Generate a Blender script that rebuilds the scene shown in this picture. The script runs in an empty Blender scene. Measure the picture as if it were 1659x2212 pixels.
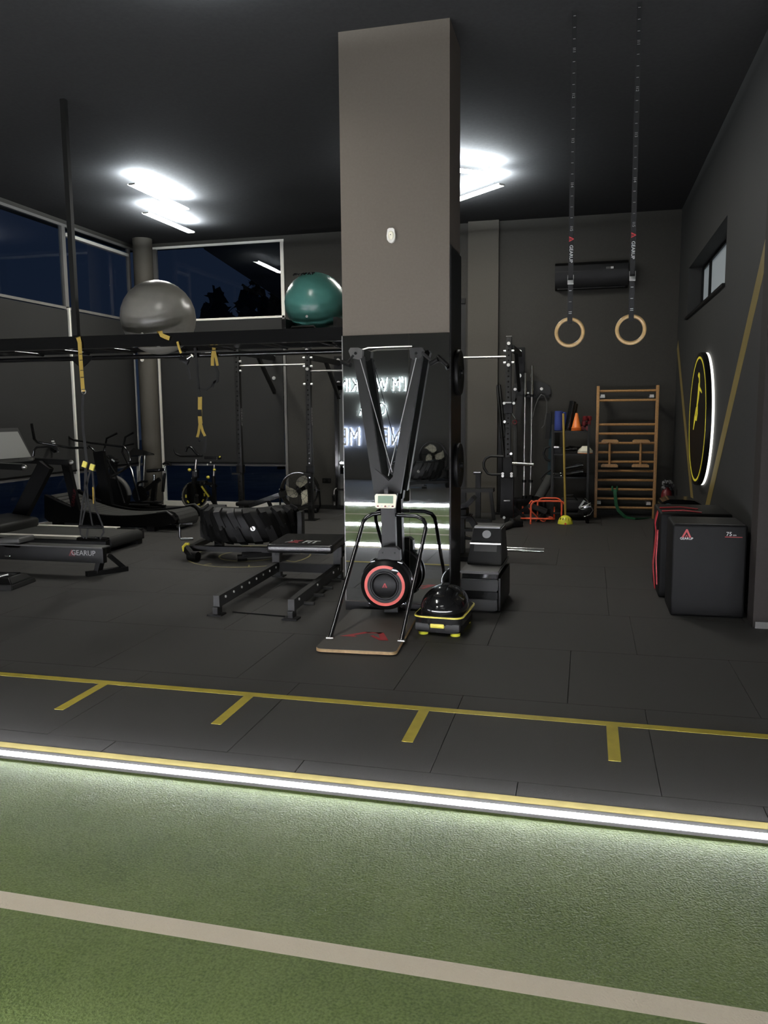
import bpy, bmesh, math, random
from mathutils import Vector, Matrix
random.seed(7)
PI = math.pi
sc = bpy.context.scene
C = sc.collection

# ------------------------------------------------------------------ camera
FPX, PITCH, YAW, ROLL, CH = 1738.5, 0.12528, -0.24626, -0.009326, 1.7
_fw = Vector((math.sin(YAW)*math.cos(PITCH), math.cos(YAW)*math.cos(PITCH), -math.sin(PITCH)))
_rt = Vector((math.cos(YAW), -math.sin(YAW), 0)); _up = _rt.cross(_fw)
_r2 = _rt*math.cos(ROLL)+_up*math.sin(ROLL); _u2 = -_rt*math.sin(ROLL)+_up*math.cos(ROLL)
cd = bpy.data.cameras.new('camera'); cam = bpy.data.objects.new('camera', cd); C.objects.link(cam)
cd.sensor_fit = 'HORIZONTAL'; cd.sensor_width = 36; cd.lens = FPX/1659*36; cd.clip_end = 200; cd.clip_start = .05
m = Matrix((( _r2.x, _u2.x, -_fw.x, 0), (_r2.y, _u2.y, -_fw.y, 0), (_r2.z, _u2.z, -_fw.z, CH), (0, 0, 0, 1)))
cam.matrix_world = m
sc.camera = cam

def _ray(px, py):
    return _r2*((px-829.5)/FPX) - _u2*((py-1106)/FPX) + _fw
O_ = Vector((0, 0, CH))
def on_floor(px, py, z=0):
    d = _ray(px, py); return O_ + d*((z-CH)/d.z)
def on_y(px, py, Y):
    d = _ray(px, py); return O_ + d*(Y/d.y)
def on_x(px, py, X):
    d = _ray(px, py); return O_ + d*(X/d.x)

# ------------------------------------------------------------------ world, exposure
w = bpy.data.worlds.new('dusk'); sc.world = w; w.use_nodes = True
nt = w.node_tree; nt.nodes.clear()
wo = nt.nodes.new('ShaderNodeOutputWorld'); bg = nt.nodes.new('ShaderNodeBackground')
tc = nt.nodes.new('ShaderNodeTexCoord'); sp = nt.nodes.new('ShaderNodeSeparateXYZ'); rp = nt.nodes.new('ShaderNodeValToRGB')
nt.links.new(tc.outputs['Generated'], sp.inputs[0]); nt.links.new(sp.outputs['Z'], rp.inputs[0]); nt.links.new(rp.outputs[0], bg.inputs[0]); nt.links.new(bg.outputs[0], wo.inputs[0])
rp.color_ramp.elements[0].position = 0.0; rp.color_ramp.elements[0].color = (.010, .016, .030, 1)
rp.color_ramp.elements[1].position = .7; rp.color_ramp.elements[1].color = (.005, .010, .026, 1)
bg.inputs[1].default_value = 1.0
vs = sc.view_settings
vs.view_transform = 'Standard'; vs.look = 'None'; vs.gamma = 1; vs.use_curve_mapping = False
vs.exposure = 0.0
LAMP, STRIP = 105.0, 140.0          # radiance of the ceiling tubes and of the floor strip
sc.cycles.max_bounces = 8; sc.cycles.diffuse_bounces = 3; sc.cycles.glossy_bounces = 4
sc.cycles.transparent_max_bounces = 12; sc.cycles.caustics_reflective = False; sc.cycles.caustics_refractive = False
sc.cycles.sample_clamp_indirect = 4.0
sc.cycles.use_denoising = True

# ------------------------------------------------------------------ materials
def mat(name, col, rough=.5, metal=0, bump=0, scale=60, var=0, emit=None, estr=0, spec=.5, coat=0, sheen=0):
    m = bpy.data.materials.new(name); m.use_nodes = True
    n = m.node_tree.nodes; l = m.node_tree.links; b = n['Principled BSDF']
    b.inputs['Base Color'].default_value = (*col, 1); b.inputs['Roughness'].default_value = rough
    b.inputs['Metallic'].default_value = metal; b.inputs['Specular IOR Level'].default_value = spec
    if coat: b.inputs['Coat Weight'].default_value = coat; b.inputs['Coat Roughness'].default_value = .1
    if emit: b.inputs['Emission Color'].default_value = (*emit, 1); b.inputs['Emission Strength'].default_value = estr
    if bump or var:
        t = n.new('ShaderNodeTexCoord'); z = n.new('ShaderNodeTexNoise'); z.inputs['Scale'].default_value = scale; z.inputs['Detail'].default_value = 4
        l.new(t.outputs['Object'], z.inputs['Vector'])
        if var:
            r = n.new('ShaderNodeValToRGB'); l.new(z.outputs[0], r.inputs[0]); l.new(r.outputs[0], b.inputs['Base Color'])
            r.color_ramp.elements[0].position = .3; r.color_ramp.elements[1].position = .7
            r.color_ramp.elements[0].color = (*[c*(1-var) for c in col], 1); r.color_ramp.elements[1].color = (*[min(1, c*(1+var)) for c in col], 1)
        if bump:
            u = n.new('ShaderNodeBump'); u.inputs['Strength'].default_value = bump; u.inputs['Distance'].default_value = .004
            l.new(z.outputs[0], u.inputs['Height']); l.new(u.outputs[0], b.inputs['Normal'])
    if sheen: b.inputs['Sheen Weight'].default_value = sheen; b.inputs['Sheen Roughness'].default_value = .4
    return m

M = dict(
    wall=mat('dark_wall_paint', (.040, .038, .033), .75, bump=.15, scale=40, var=.06, spec=.25),
    wallr=mat('charcoal_wall_paint', (.027, .027, .026), .7, bump=.15, scale=40, var=.06, spec=.3),
    pier=mat('brown_black_paint', (.024, .020, .018), .75, bump=.15, scale=40, var=.06, spec=.25),
    column=mat('grey_brown_paint', (.122, .104, .084), .7, bump=.12, scale=50, var=.04, spec=.3),
    pilaster=mat('taupe_paint', (.070, .064, .052), .7, bump=.12, scale=50, var=.04, spec=.3),
    ceiling=mat('black_ceiling_paint', (.040, .040, .040), .9, bump=.1, scale=30, var=.08, spec=.08),
    rubber=mat('rubber_tile', (.034, .032, .0285), .55, bump=1.0, scale=420, var=.12, spec=.35, sheen=.10),
    rubber_base=mat('floor_base', (.020, .019, .017), .9),
    tape=mat('yellow_tape', (.42, .34, .035), .55, var=.12, scale=8),
    tape_bloom=mat('yellow_tape_bloom', (.36, .30, .11), .6, var=.12, scale=8),  # same yellow tape, paled to mimic the floor strip's bloom
    circle=mat('cream_floor_paint', (.30, .27, .12), .6, var=.2, scale=12),
    blind=mat('blind_fabric', (.016, .016, .015), .85, bump=.2, scale=300, var=.08),
    alu=mat('white_aluminium', (.80, .78, .70), .35, spec=.5, var=.03, scale=5),
    alud=mat('grey_aluminium', (.16, .155, .145), .4, spec=.5),
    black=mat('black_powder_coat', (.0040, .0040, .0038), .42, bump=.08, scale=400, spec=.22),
    dark=mat('charcoal_steel', (.013, .013, .012), .45, bump=.08, scale=400, spec=.28),
    grey=mat('grey_plastic', (.062, .061, .057), .5, bump=.1, scale=300, var=.06),
    grey2=mat('dark_grey_plastic', (.021, .021, .020), .5, bump=.1, scale=300, var=.06, spec=.3),
    gloss=mat('gloss_black', (.006, .006, .006), .12, spec=.6, coat=.5),
    blackr=mat('black_rubber', (.0040, .0040, .0038), .5, bump=.3, scale=150, spec=.25),
    boxv=mat('matte_black_vinyl', (.0035, .0035, .0035), .6, bump=.15, scale=90, spec=.2),
    vinyl=mat('black_vinyl', (.008, .008, .008), .25, bump=.15, scale=90, spec=.6),
    chrome=mat('chrome', (.75, .74, .70), .16, metal=1),
    steel=mat('brushed_steel', (.45, .44, .41), .32, metal=1, var=.06, scale=200),
    bolt=mat('zinc_bolt', (.85, .84, .80), .3, metal=.6),
    yellow=mat('yellow_webbing', (.38, .26, .045), .7, bump=.3, scale=300, var=.12),
    yplast=mat('yellow_plastic', (.60, .52, .06), .4, var=.06, scale=20),
    strap=mat('black_webbing', (.006, .006, .006), .75, bump=.4, scale=400),
    white=mat('white_print', (.60, .60, .58), .6),
    wgrey=mat('pale_grey_print', (.32, .32, .31), .6),
    red=mat('red_print', (.42, .03, .035), .5),
    redp=mat('red_plastic', (.50, .05, .03), .4, var=.08, scale=20),
    redv=mat('red_vinyl', (.45, .035, .045), .4, bump=.1, scale=60, var=.1),
    redd=mat('deep_red_plastic', (.13, .010, .012), .45, var=.1, scale=20),
    orange=mat('orange_plastic', (.80, .20, .035), .45, var=.06, scale=20),
    hurdle=mat('orange_red_pipe', (.90, .13, .05), .4, var=.06, scale=20),
    bluearc=mat('pale_blue_trim', (.10, .22, .32), .3),
    blue=mat('blue_foam', (.025, .045, .22), .7, bump=.2, scale=200, var=.1),
    teal=mat('teal_rubber', (.008, .035, .045), .6, var=.15, scale=10),
    green=mat('green_band', (.015, .12, .045), .6, var=.15, scale=12),
    lime=mat('lime_dome', (.80, .80, .06), .4, var=.06, scale=10),
    wood=mat('beech_wood', (.40, .215, .075), .45, bump=.1, scale=40, var=.18),
    ply=mat('birch_ply', (.33, .22, .10), .5, var=.15, scale=40),
    wring=mat('varnished_birch', (.42, .28, .12), .3, bump=.1, scale=60, var=.12, coat=.3),
    cream=mat('cream_plastic', (.82, .78, .62), .4, var=.04, scale=10),
    lcd=mat('lcd_green', (.22, .30, .22), .2, emit=(.3, .42, .3), estr=.06),
    whitep=mat('white_plastic', (.72, .70, .64), .4, var=.03, scale=20),
    ballg=mat('grey_ball_vinyl', (.20, .19, .165), .28, bump=.05, scale=14, var=.05, spec=.5),
    ballt=mat('teal_ball_vinyl', (.060, .185, .155), .26, bump=.05, scale=14, var=.05, spec=.5),
    mirror=mat('mirror_silver', (.80, .82, .81), .015, metal=1),
    gold=mat('gold_wall_tape', (.22, .165, .05), .4, var=.08, scale=6),
    screen=mat('screen_grey', (.20, .20, .19), .3),
    brownboard=mat('platform_grip', (.075, .068, .058), .6, bump=.4, scale=300, var=.1),
    foam=mat('grey_foam', (.036, .036, .033), .8, bump=.5, scale=250, var=.15),
    bark=mat('bark', (.01, .009, .008), .9, bump=.5, scale=20),
    leaf=mat('night_leaf', (.010, .014, .008), .8, var=.3, scale=4),
    ground=mat('terrace_ground', (.30, .31, .31), .8, var=.2, scale=1.5),
    bld=mat('outside_wall', (.035, .035, .038), .8, var=.15, scale=2),
    plastic_clear=mat('clear_wrap', (.16, .16, .16), .08, spec=.8),
)
def emit_mat(name, col, s):
    m = bpy.data.materials.new(name); m.use_nodes = True; n = m.node_tree.nodes; n.clear()
    o = n.new('ShaderNodeOutputMaterial'); e = n.new('ShaderNodeEmission'); e.inputs[0].default_value = (*col, 1); e.inputs[1].default_value = s
    m.node_tree.links.new(e.outputs[0], o.inputs[0]); return m
M['tube'] = emit_mat('lit_tube', (1.0, .97, .89), LAMP)
M['added_up'] = emit_mat('added_uplight_glow', (.84, .93, 1.0), LAMP*3.8)  # made-up upward glow, brightens the ceiling round each bar
M['led'] = emit_mat('lit_floor_strip', (.92, .93, 1.0), STRIP)
M['halo'] = emit_mat('lit_halo', (.75, .90, 1.0), 110)
M['halo2'] = emit_mat('lit_halo_blue', (.50, .62, 1.0), 110)
M['rim'] = emit_mat('lit_sign_rim', (1, .98, .90), 2.2)
M['ysign'] = mat('yellow_lit_acrylic', (.60, .52, .04), .4, emit=(.9, .75, .05), estr=.22)
M['frost'] = mat('frosted_pane', (.30, .32, .33), .5, emit=(.60, .72, .78), estr=.12)
def glass_mat():
    m = bpy.data.materials.new('window_glass'); m.use_nodes = True; n = m.node_tree.nodes; l = m.node_tree.links; n.clear()
    o = n.new('ShaderNodeOutputMaterial'); x = n.new('ShaderNodeMixShader'); f = n.new('ShaderNodeFresnel'); f.inputs[0].default_value = 1.5
    t = n.new('ShaderNodeBsdfTransparent'); t.inputs[0].default_value = (.80, .84, .88, 1); g = n.new('ShaderNodeBsdfGlossy'); g.inputs['Roughness'].default_value = .01
    q = n.new('ShaderNodeNewGeometry'); k = n.new('ShaderNodeMath'); k.operation = 'SUBTRACT'; k.inputs[0].default_value = 1; l.new(q.outputs['Backfacing'], k.inputs[1]); y = n.new('ShaderNodeMath'); y.operation = 'MULTIPLY'; l.new(f.outputs[0], y.inputs[0]); l.new(k.outputs[0], y.inputs[1])
    l.new(y.outputs[0], x.inputs[0]); l.new(t.outputs[0], x.inputs[1]); l.new(g.outputs[0], x.inputs[2]); l.new(x.outputs[0], o.inputs[0]); return m
M['glass'] = glass_mat()
def turf_mat():
    m = bpy.data.materials.new('turf'); m.use_nodes = True; n = m.node_tree.nodes; l = m.node_tree.links; b = n['Principled BSDF']
    b.inputs['Roughness'].default_value = .7; b.inputs['Specular IOR Level'].default_value = .2
    g = n.new('ShaderNodeNewGeometry'); s = n.new('ShaderNodeSeparateXYZ'); l.new(g.outputs['Position'], s.inputs[0])
    z = n.new('ShaderNodeTexNoise'); z.inputs['Scale'].default_value = 120; z.inputs['Detail'].default_value = 3; l.new(g.outputs['Position'], z.inputs['Vector'])
    z2 = n.new('ShaderNodeTexNoise'); z2.inputs['Scale'].default_value = 2.2; l.new(g.outputs['Position'], z2.inputs['Vector'])
    ad = n.new('ShaderNodeMath'); ad.operation = 'MULTIPLY_ADD'; ad.inputs[1].default_value = .45; l.new(z2.outputs[0], ad.inputs[0]); l.new(z.outputs[0], ad.inputs[2])
    r = n.new('ShaderNodeValToRGB'); l.new(ad.outputs[0], r.inputs[0])
    r.color_ramp.elements[0].position = .48; r.color_ramp.elements[0].color = (.062, .097, .020, 1)
    r.color_ramp.elements[1].position = .92; r.color_ramp.elements[1].color = (.142, .190, .058, 1)
    def band(c, h):
        a = n.new('ShaderNodeMath'); a.operation = 'SUBTRACT'; a.inputs[1].default_value = c; l.new(s.outputs['Y'], a.inputs[0])
        q = n.new('ShaderNodeMath'); q.operation = 'ABSOLUTE'; l.new(a.outputs[0], q.inputs[0])
        k = n.new('ShaderNodeMath'); k.operation = 'LESS_THAN'; k.inputs[1].default_value = h; l.new(q.outputs[0], k.inputs[0]); return k
    k1, k2 = band(2.236, .043), band(.26, .043)
    mx = n.new('ShaderNodeMath'); mx.operation = 'MAXIMUM'; l.new(k1.outputs[0], mx.inputs[0]); l.new(k2.outputs[0], mx.inputs[1])
    c = n.new('ShaderNodeMix'); c.data_type = 'RGBA'; l.new(mx.outputs[0], c.inputs[0]); l.new(r.outputs[0], c.inputs[6]); c.inputs[7].default_value = (.56, .50, .39, 1)
    l.new(c.outputs[2], b.inputs['Base Color'])
    u = n.new('ShaderNodeBump'); u.inputs['Strength'].default_value = .8; u.inputs['Distance'].default_value = .006; l.new(z.outputs[0], u.inputs['Height']); l.new(u.outputs[0], b.inputs['Normal'])
    return m
M['turf'] = turf_mat()

# ------------------------------------------------------------------ mesh helpers
class MB:
    def __init__(s): s.bm = bmesh.new()
    def _add(s, t):
        me = bpy.data.meshes.new('t'); t.to_mesh(me); s.bm.from_mesh(me); bpy.data.meshes.remove(me); t.free(); return s
    def box(s, c, d, rot=None, bev=0, seg=2):
        t = bmesh.new(); bmesh.ops.create_cube(t, size=1)
        for v in t.verts: v.co = Vector((v.co.x*d[0], v.co.y*d[1], v.co.z*d[2]))
        if bev: bmesh.ops.bevel(t, geom=t.edges[:], offset=bev, segments=seg, affect='EDGES', profile=.6)
        R = Matrix.Identity(4)
        if rot: R = Matrix.Rotation(rot[2], 4, 'Z') @ Matrix.Rotation(rot[1], 4, 'Y') @ Matrix.Rotation(rot[0], 4, 'X')
        bmesh.ops.transform(t, matrix=Matrix.Translation(c) @ R, verts=t.verts)
        return s._add(t)
    def bb(s, a, b, bev=0):
        return s.box([(a[i]+b[i])/2 for i in range(3)], [abs(b[i]-a[i]) for i in range(3)], bev=bev)
    def cyl(s, p0, p1, r, r2=None, seg=16, caps=True):
        p0, p1 = Vector(p0), Vector(p1); d = p1-p0
        t = bmesh.new(); bmesh.ops.create_cone(t, cap_ends=caps, segments=seg, radius1=r, radius2=r if r2 is None else r2, depth=d.length)
        q = Vector((0, 0, 1)).rotation_difference(d.normalized()).to_matrix().to_4x4()
        bmesh.ops.transform(t, matrix=Matrix.Translation((p0+p1)/2) @ q, verts=t.verts)
        return s._add(t)
    def sph(s, c, r, sc_=(1, 1, 1), u=24, v=14):
        t = bmesh.new(); bmesh.ops.create_uvsphere(t, u_segments=u, v_segments=v, radius=r)
        for x in t.verts: x.co = Vector((x.co.x*sc_[0], x.co.y*sc_[1], x.co.z*sc_[2])) + Vector(c)
        return s._add(t)
    def bar(s, p0, p1, w, h, up=(0, 0, 1)):
        """rectangular bar from p0 to p1: w across, h along 'up'"""
        return s.sweep([p0, p1], [(-w/2, -h/2), (w/2, -h/2), (w/2, h/2), (-w/2, h/2)], up)
    def sweep(s, pts, prof, up=None, closed=False):
        pts = [Vector(p) for p in pts]; n = len(pts); t = bmesh.new(); rings = []
        last = None
        for i, p in enumerate(pts):
            if closed: d = pts[(i+1) % n]-pts[i-1]
            else: d = pts[min(i+1, n-1)]-pts[max(i-1, 0)]
            d.normalize()
            if up is not None:
                a = d.cross(Vector(up))
                if a.length < 1e-4: a = d.cross(Vector((1, .01, 0)))
            else:
                if last is None:
                    last = d.cross(Vector((0, 0, 1)))
                    if last.length < .05: last = d.cross(Vector((1, 0, 0)))
                a = last - d*last.dot(d)
            a.normalize(); last = a; b = a.cross(d); b.normalize()
            k = 1
            if 0 < i < n-1 or closed:
                d1 = (pts[i]-pts[i-1]).normalized(); d2 = (pts[(i+1) % n]-pts[i]).normalized(); k = min(1.6, 1/max(.5, math.cos(d1.angle(d2, 0)/2)))
            rings.append([t.verts.new(p+a*x*k+b*y) for x, y in prof])
        m_ = len(prof); rng = range(n if closed else n-1)
        for i in rng:
            A, B = rings[i], rings[(i+1) % n]
            for j in range(m_): t.faces.new((A[j], A[(j+1) % m_], B[(j+1) % m_], B[j]))
        if not closed and m_ > 2: t.faces.new(rings[0][::-1]); t.faces.new(rings[-1])
        bmesh.ops.recalc_face_normals(t, faces=t.faces)
        return s._add(t)
    def tube(s, pts, r, seg=10, closed=False):
        return s.sweep(pts, [(r*math.cos(2*PI*i/seg), r*math.sin(2*PI*i/seg)) for i in range(seg)], None, closed)
    def ribbon(s, pts, w, th=.003, side=(1, 0, 0)):
        """flat strap: 'side' is the direction of its width"""
        pts = [Vector(p) for p in pts]; t = bmesh.new(); rings = []; n = len(pts); sd = Vector(side).normalized()
        for i, p in enumerate(pts):
            d = (pts[min(i+1, n-1)]-pts[max(i-1, 0)]).normalized(); a = sd - d*sd.dot(d); a.normalize(); b = a.cross(d)
            rings.append([t.verts.new(p+a*x+b*y) for x, y in ((-w/2, -th/2), (w/2, -th/2), (w/2, th/2), (-w/2, th/2))])
        for i in range(n-1):
            for j in range(4): t.faces.new((rings[i][j], rings[i][(j+1) % 4], rings[i+1][(j+1) % 4], rings[i+1][j]))
        t.faces.new(rings[0][::-1]); t.faces.new(rings[-1]); bmesh.ops.recalc_face_normals(t, faces=t.faces)
        return s._add(t)
    def lathe(s, prof, c=(0, 0, 0), axis='Z', seg=32, closed=False):
        t = bmesh.new(); rings = []
        for r, h in prof:
            ring = []
            for i in range(seg):
                a = 2*PI*i/seg; x, y = r*math.cos(a), r*math.sin(a)
                v = {'Z': (x, y, h), 'Y': (x, h, y), 'X': (h, x, y)}[axis]
                ring.append(t.verts.new(Vector(v)+Vector(c)))
            rings.append(ring)
        k = len(prof)
        for i in range(k if closed else k-1):
            A, B = rings[i], rings[(i+1) % k]
            for j in range(seg): t.faces.new((A[j], A[(j+1) % seg], B[(j+1) % seg], B[j]))
        if not closed:
            for q in (0, -1):
                if prof[q][0] > 1e-4: t.faces.new(rings[q])
        bmesh.ops.remove_doubles(t, verts=t.verts, dist=1e-5); bmesh.ops.recalc_face_normals(t, faces=t.faces)
        return s._add(t)
    def prism(s, poly, o, ux, uy, th):
        """polygon in the plane (ux, uy) at o, extruded th along ux x uy"""
        o, ux, uy = Vector(o), Vector(ux), Vector(uy); nrm = ux.cross(uy).normalized()
        t = bmesh.new(); vs_ = [t.verts.new(o+ux*x+uy*y) for x, y in poly]; f = t.faces.new(vs_)
        r = bmesh.ops.extrude_face_region(t, geom=[f]); bmesh.ops.translate(t, vec=nrm*th, verts=[v for v in r['geom'] if isinstance(v, bmesh.types.BMVert)])
        bmesh.ops.recalc_face_normals(t, faces=t.faces)
        return s._add(t)
    def torus(s, c, R, r, axis='Z', seg=40, ms=10):
        pts = []
        for i in range(seg):
            a = 2*PI*i/seg; x, y = R*math.cos(a), R*math.sin(a)
            pts.append(Vector(c)+Vector({'Z': (x, y, 0), 'Y': (x, 0, y), 'X': (0, x, y)}[axis]))
        return s.tube(pts, r, ms, True)
    def build(s, name, m_, parent=None, loc=None, sharp=40, kind=None):
        me = bpy.data.meshes.new(name); s.bm.to_mesh(me); s.bm.free()
        for p in me.polygons: p.use_smooth = True
        me.set_sharp_from_angle(angle=math.radians(sharp))
        me.materials.append(M[m_] if isinstance(m_, str) else m_)
        o = bpy.data.objects.new(name, me); C.objects.link(o)
        if parent is not None: o.parent = parent
        if loc is not None: o.location = loc
        if kind: o['kind'] = kind
        return o

def tag(o, label, cat, group=None):
    o['label'] = label; o['category'] = cat
    if group: o['group'] = group
    return o
def thing(name, label, cat, loc=(0, 0, 0), rz=0, group=None):
    o = bpy.data.objects.new(name, None); C.objects.link(o); o.location = loc; o.rotation_euler = (0, 0, rz); o.empty_display_size = .1
    return tag(o, label, cat, group)
def struct(o): o['kind'] = 'structure'; return o
def copy_tree(o, parent=None):
    c = o.copy(); C.objects.link(c)
    if parent is not None: c.parent = parent; c.matrix_parent_inverse = o.matrix_parent_inverse
    for ch in [x for x in C.objects if x.parent == o]: copy_tree(ch, c)
    return c
def dup(o, loc, rz, label, group=None):
    c = copy_tree(o); c.location = loc; c.rotation_euler = (0, 0, rz); c['label'] = label
    if group: c['group'] = group
    return c
def text(s, size, loc, rot, m_, parent=None, name='lettering', ext=.001, ax='CENTER', ay='CENTER', sx=1, bold=0, space=1):
    cu = bpy.data.curves.new(name, 'FONT'); cu.body = s; cu.size = size; cu.extrude = ext; cu.align_x = ax; cu.align_y = ay; cu.offset = bold; cu.space_character = space; cu.resolution_u = 4
    o0 = bpy.data.objects.new('tmp', cu); C.objects.link(o0)
    dg = bpy.context.evaluated_depsgraph_get(); dg.update(); me = bpy.data.meshes.new_from_object(o0.evaluated_get(dg)); bpy.data.objects.remove(o0)
    me.materials.clear(); me.materials.append(M[m_] if isinstance(m_, str) else m_)
    o = bpy.data.objects.new(name, me); C.objects.link(o); o.location = loc; o.rotation_euler = rot; o.scale = (sx, 1, 1)
    if parent is not None: o.parent = parent
    return o
FRONT = (PI/2, 0, 0)            # text facing -Y
RIGHT = (PI/2, 0, PI/2)         # text facing +X
LEFTW = (PI/2, 0, -PI/2)        # text facing -X
def arc(c, r, a0, a1, n, ax=(1, 0, 0), ay=(0, 0, 1)):
    c, ax, ay = Vector(c), Vector(ax), Vector(ay)
    return [c+ax*r*math.cos(a0+(a1-a0)*i/n)+ay*r*math.sin(a0+(a1-a0)*i/n) for i in range(n+1)]
def logo_mark(o, ux, uy, s, parent, m_='red', th=.0015, name='logo_mark'):
    """chevron mark of two leaning strokes with a notch"""
    b = MB()
    for poly in ([(-.5, -.4), (-.30, -.4), (.03, .22), (.03, .5), (-.04, .5)], [(.05, .5), (.10, .5), (.5, -.4), (.28, -.4), (.05, .16)], [(-.16, -.4), (.02, -.08), (.16, -.4), (.10, -.4), (.01, -.2), (-.09, -.4)]):
        b.prism([(x*s, y*s) for x, y in poly], o, ux, uy, th)
    return b.build(name, m_, parent)

# ------------------------------------------------------------------ structure
BY, XR, XL, ZC = 13.36, 1.33, -7.94, 4.68      # back wall, right wall, left wall, ceiling
RY = -6.2                                      # wall behind the camera
CF = 6.52                                      # front face of the column
EDGE = 3.285                                   # where rubber floor meets turf

floor = struct(MB().bb((-8.2, RY-.3, -.16), (4.2, 13.7, -.014)).build('floor', 'rubber_base'))
def tile_mesh(wx, wy):
    t = MB(); t.box((0, 0, -.0065), (wx, wy, .013), bev=.0018, seg=1); return t
TW, TD = 1.04, 1.065
shared = {}
offs = {0: .357, 1: -.073, 2: .375, 3: .215, 4: .22, 5: .75, 6: .3, 7: .8, 8: .25, 9: .7}
def tile(x0, x1, y0, y1):
    k = (round(x1-x0, 3), round(y1-y0, 3))
    if k not in shared:
        o = tile_mesh(k[0]-.0025, k[1]-.0025).build('rubber_tile', 'rubber', floor); shared[k] = o.data
    else:
        o = bpy.data.objects.new('rubber_tile', shared[k]); C.objects.link(o); o.parent = floor
    o.location = ((x0+x1)/2, (y0+y1)/2, 0)
for r_ in range(-1, 10):
    y0 = max(3.56+TD*r_, EDGE); y1 = min(3.56+TD*(r_+1), BY-.01)
    if y1-y0 < .05: continue
    ox = offs.get(r_, -.27) if r_ >= 0 else -.27
    xa = ox-TW*math.ceil((ox+7.93)/TW)
    while xa < 4.0:
        lo, hi = max(xa, -7.93), min(xa+TW, 4.0)
        if y0 < 6.83 < y1 and False: pass
        if hi-lo > .05 and not (lo > XR+.02 and y0 > 6.8): tile(lo, hi, y0, y1)
        xa += TW
rear = MB().bb((-8, RY, -.013), (4, -1.02, 0)).build('rear_matting', 'rubber', floor); 
MB().bb((-8, 1.2, -.013), (4, 1.5, 0)).build('rubber_strip', 'rubber', floor)

turf = MB().bb((-7.9, 1.53, -.016), (4.0, EDGE-.03, .002)).bb((-7.9, -.98, -.016), (4, 1.19, .002)).build('artificial_turf', 'turf')
turf['kind'] = 'stuff'; tag(turf, 'green artificial turf lane with a white line, beside the lit floor strip', 'turf')

# tape on the rubber floor
def tape(x0, x1, y0, y1, m_='tape', name='tape_line', z=.0012):
    return MB().bb((x0, y0, 0), (x1, y1, z)).build(name, m_, floor)
tape(-7.6, 4.0, 4.335, 4.395)
for x in (-4.95, -3.93, -2.93, -1.94, -.865, .168, 1.2): tape(x-.03, x+.03, 3.885, 4.335)
tape(-7.9, 4.0, 3.356, 3.416, 'tape_bloom')
MB().bb((-7.9, EDGE-.003, -.002), (4.0, 3.352, .003)).build('edge_profile', 'grey', floor)
# round marks under the tyre
cc = Vector((-3.86, 8.78, 0))
for R_ in (.72, .36):
    b = MB()
    pts = [cc+Vector((R_*math.cos(2*PI*i/64), R_*math.sin(2*PI*i/64), .001)) for i in range(64)]
    b.sweep(pts, [(-.010, -.0008), (.010, -.0008), (.010, .0008), (-.010, .0008)], (0, 0, 1), True); b.build('painted_circle', 'circle', floor)
for k in range(8):
    a = PI/8+k*PI/4; d = Vector((math.cos(a), math.sin(a), 0))
    MB().bar(cc+d*.60+Vector((0, 0, .001)), cc+d*.72+Vector((0, 0, .001)), .018, .0016).build('painted_tick', 'circle', floor)

# walls
def wall(name, m_, *boxes):
    b = MB()
    for a in boxes: b.bb(*a)
    return struct(b.build(name, m_))
ceil = wall('ceiling', 'ceiling', ((-8.4, RY-.3, ZC), (4.4, 13.8, ZC+.2)))
WL = -5.08                                     # end of the glass front on the back wall
wall('wall_back', 'wall', ((WL, BY, 0), (4.2, BY+.3, ZC)), ((XL-.2, BY, 4.62), (WL, BY+.3, ZC)))
win = (8.99, 12.18, 2.95, 3.62)                # opening in the right wall
wall('wall_right', 'wallr', ((XR, 6.83, 0), (XR+.45, BY, win[2])), ((XR, 6.83, win[3]), (XR+.45, BY, ZC)), ((XR, 6.83, win[2]), (XR+.45, win[0], win[3])), ((XR, win[1], win[2]), (XR+.45, BY, win[3])), ((XR+.40, win[0], win[2]), (XR+.45, win[1], win[3])))
wall('wall_pier', 'pier', ((1.285, 6.60, 0), (4.2, 6.83, ZC)))
wall('wall_side', 'wallr', ((4.0, RY, 0), (4.2, 6.6, ZC)))
wall('wall_rear', 'wall', ((-8.2, RY-.25, 0), (4.2, RY, ZC)))
wall('wall_left', 'wall', ((XL-.25, RY, 0), (XL, 7.0, ZC)), ((XL-.25, 7.0, 4.62), (XL, BY+.3, ZC)))
# column with mirror facing
cx0, cx1 = on_y(737, 500, CF).x, on_y(971, 700, CF).x
CB = 7.06
struct(MB().bb((cx0, CF, 0), (cx1, CB, ZC)).build('wall_column', 'column'))
MH = on_y(860, 722, CF).z
struct(MB().bb((cx0-.004, CF-.022, 0), (cx1+.004, CF, .075)).build('baseboard_column', 'black'))
mr = thing('wall_mirror', 'tall two-panel mirror facing on the lower half of the central column', 'mirror', ((cx0+cx1)/2, CF, .08))
mid = on_y(884, 900, CF).x
for a, b_ in ((cx0, mid-.0015), (mid+.0015, cx1)):
    MB().bb((a-mr.location.x, -.008, 0), (b_-mr.location.x, 0, MH-.08)).build('mirror_panel', 'mirror', mr)
MB().bb((cx0-.008-mr.location.x, -.010, 0), (cx0-mr.location.x, .004, MH-.08)).build('edge_trim', 'alud', mr)
# black sheet painting in the darkness of the column's unlit side
struct(MB().bb((cx1, CF+.004, 0), (cx1+.012, CB, 3.0)).build('unlit_sheet', 'black'))
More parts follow.
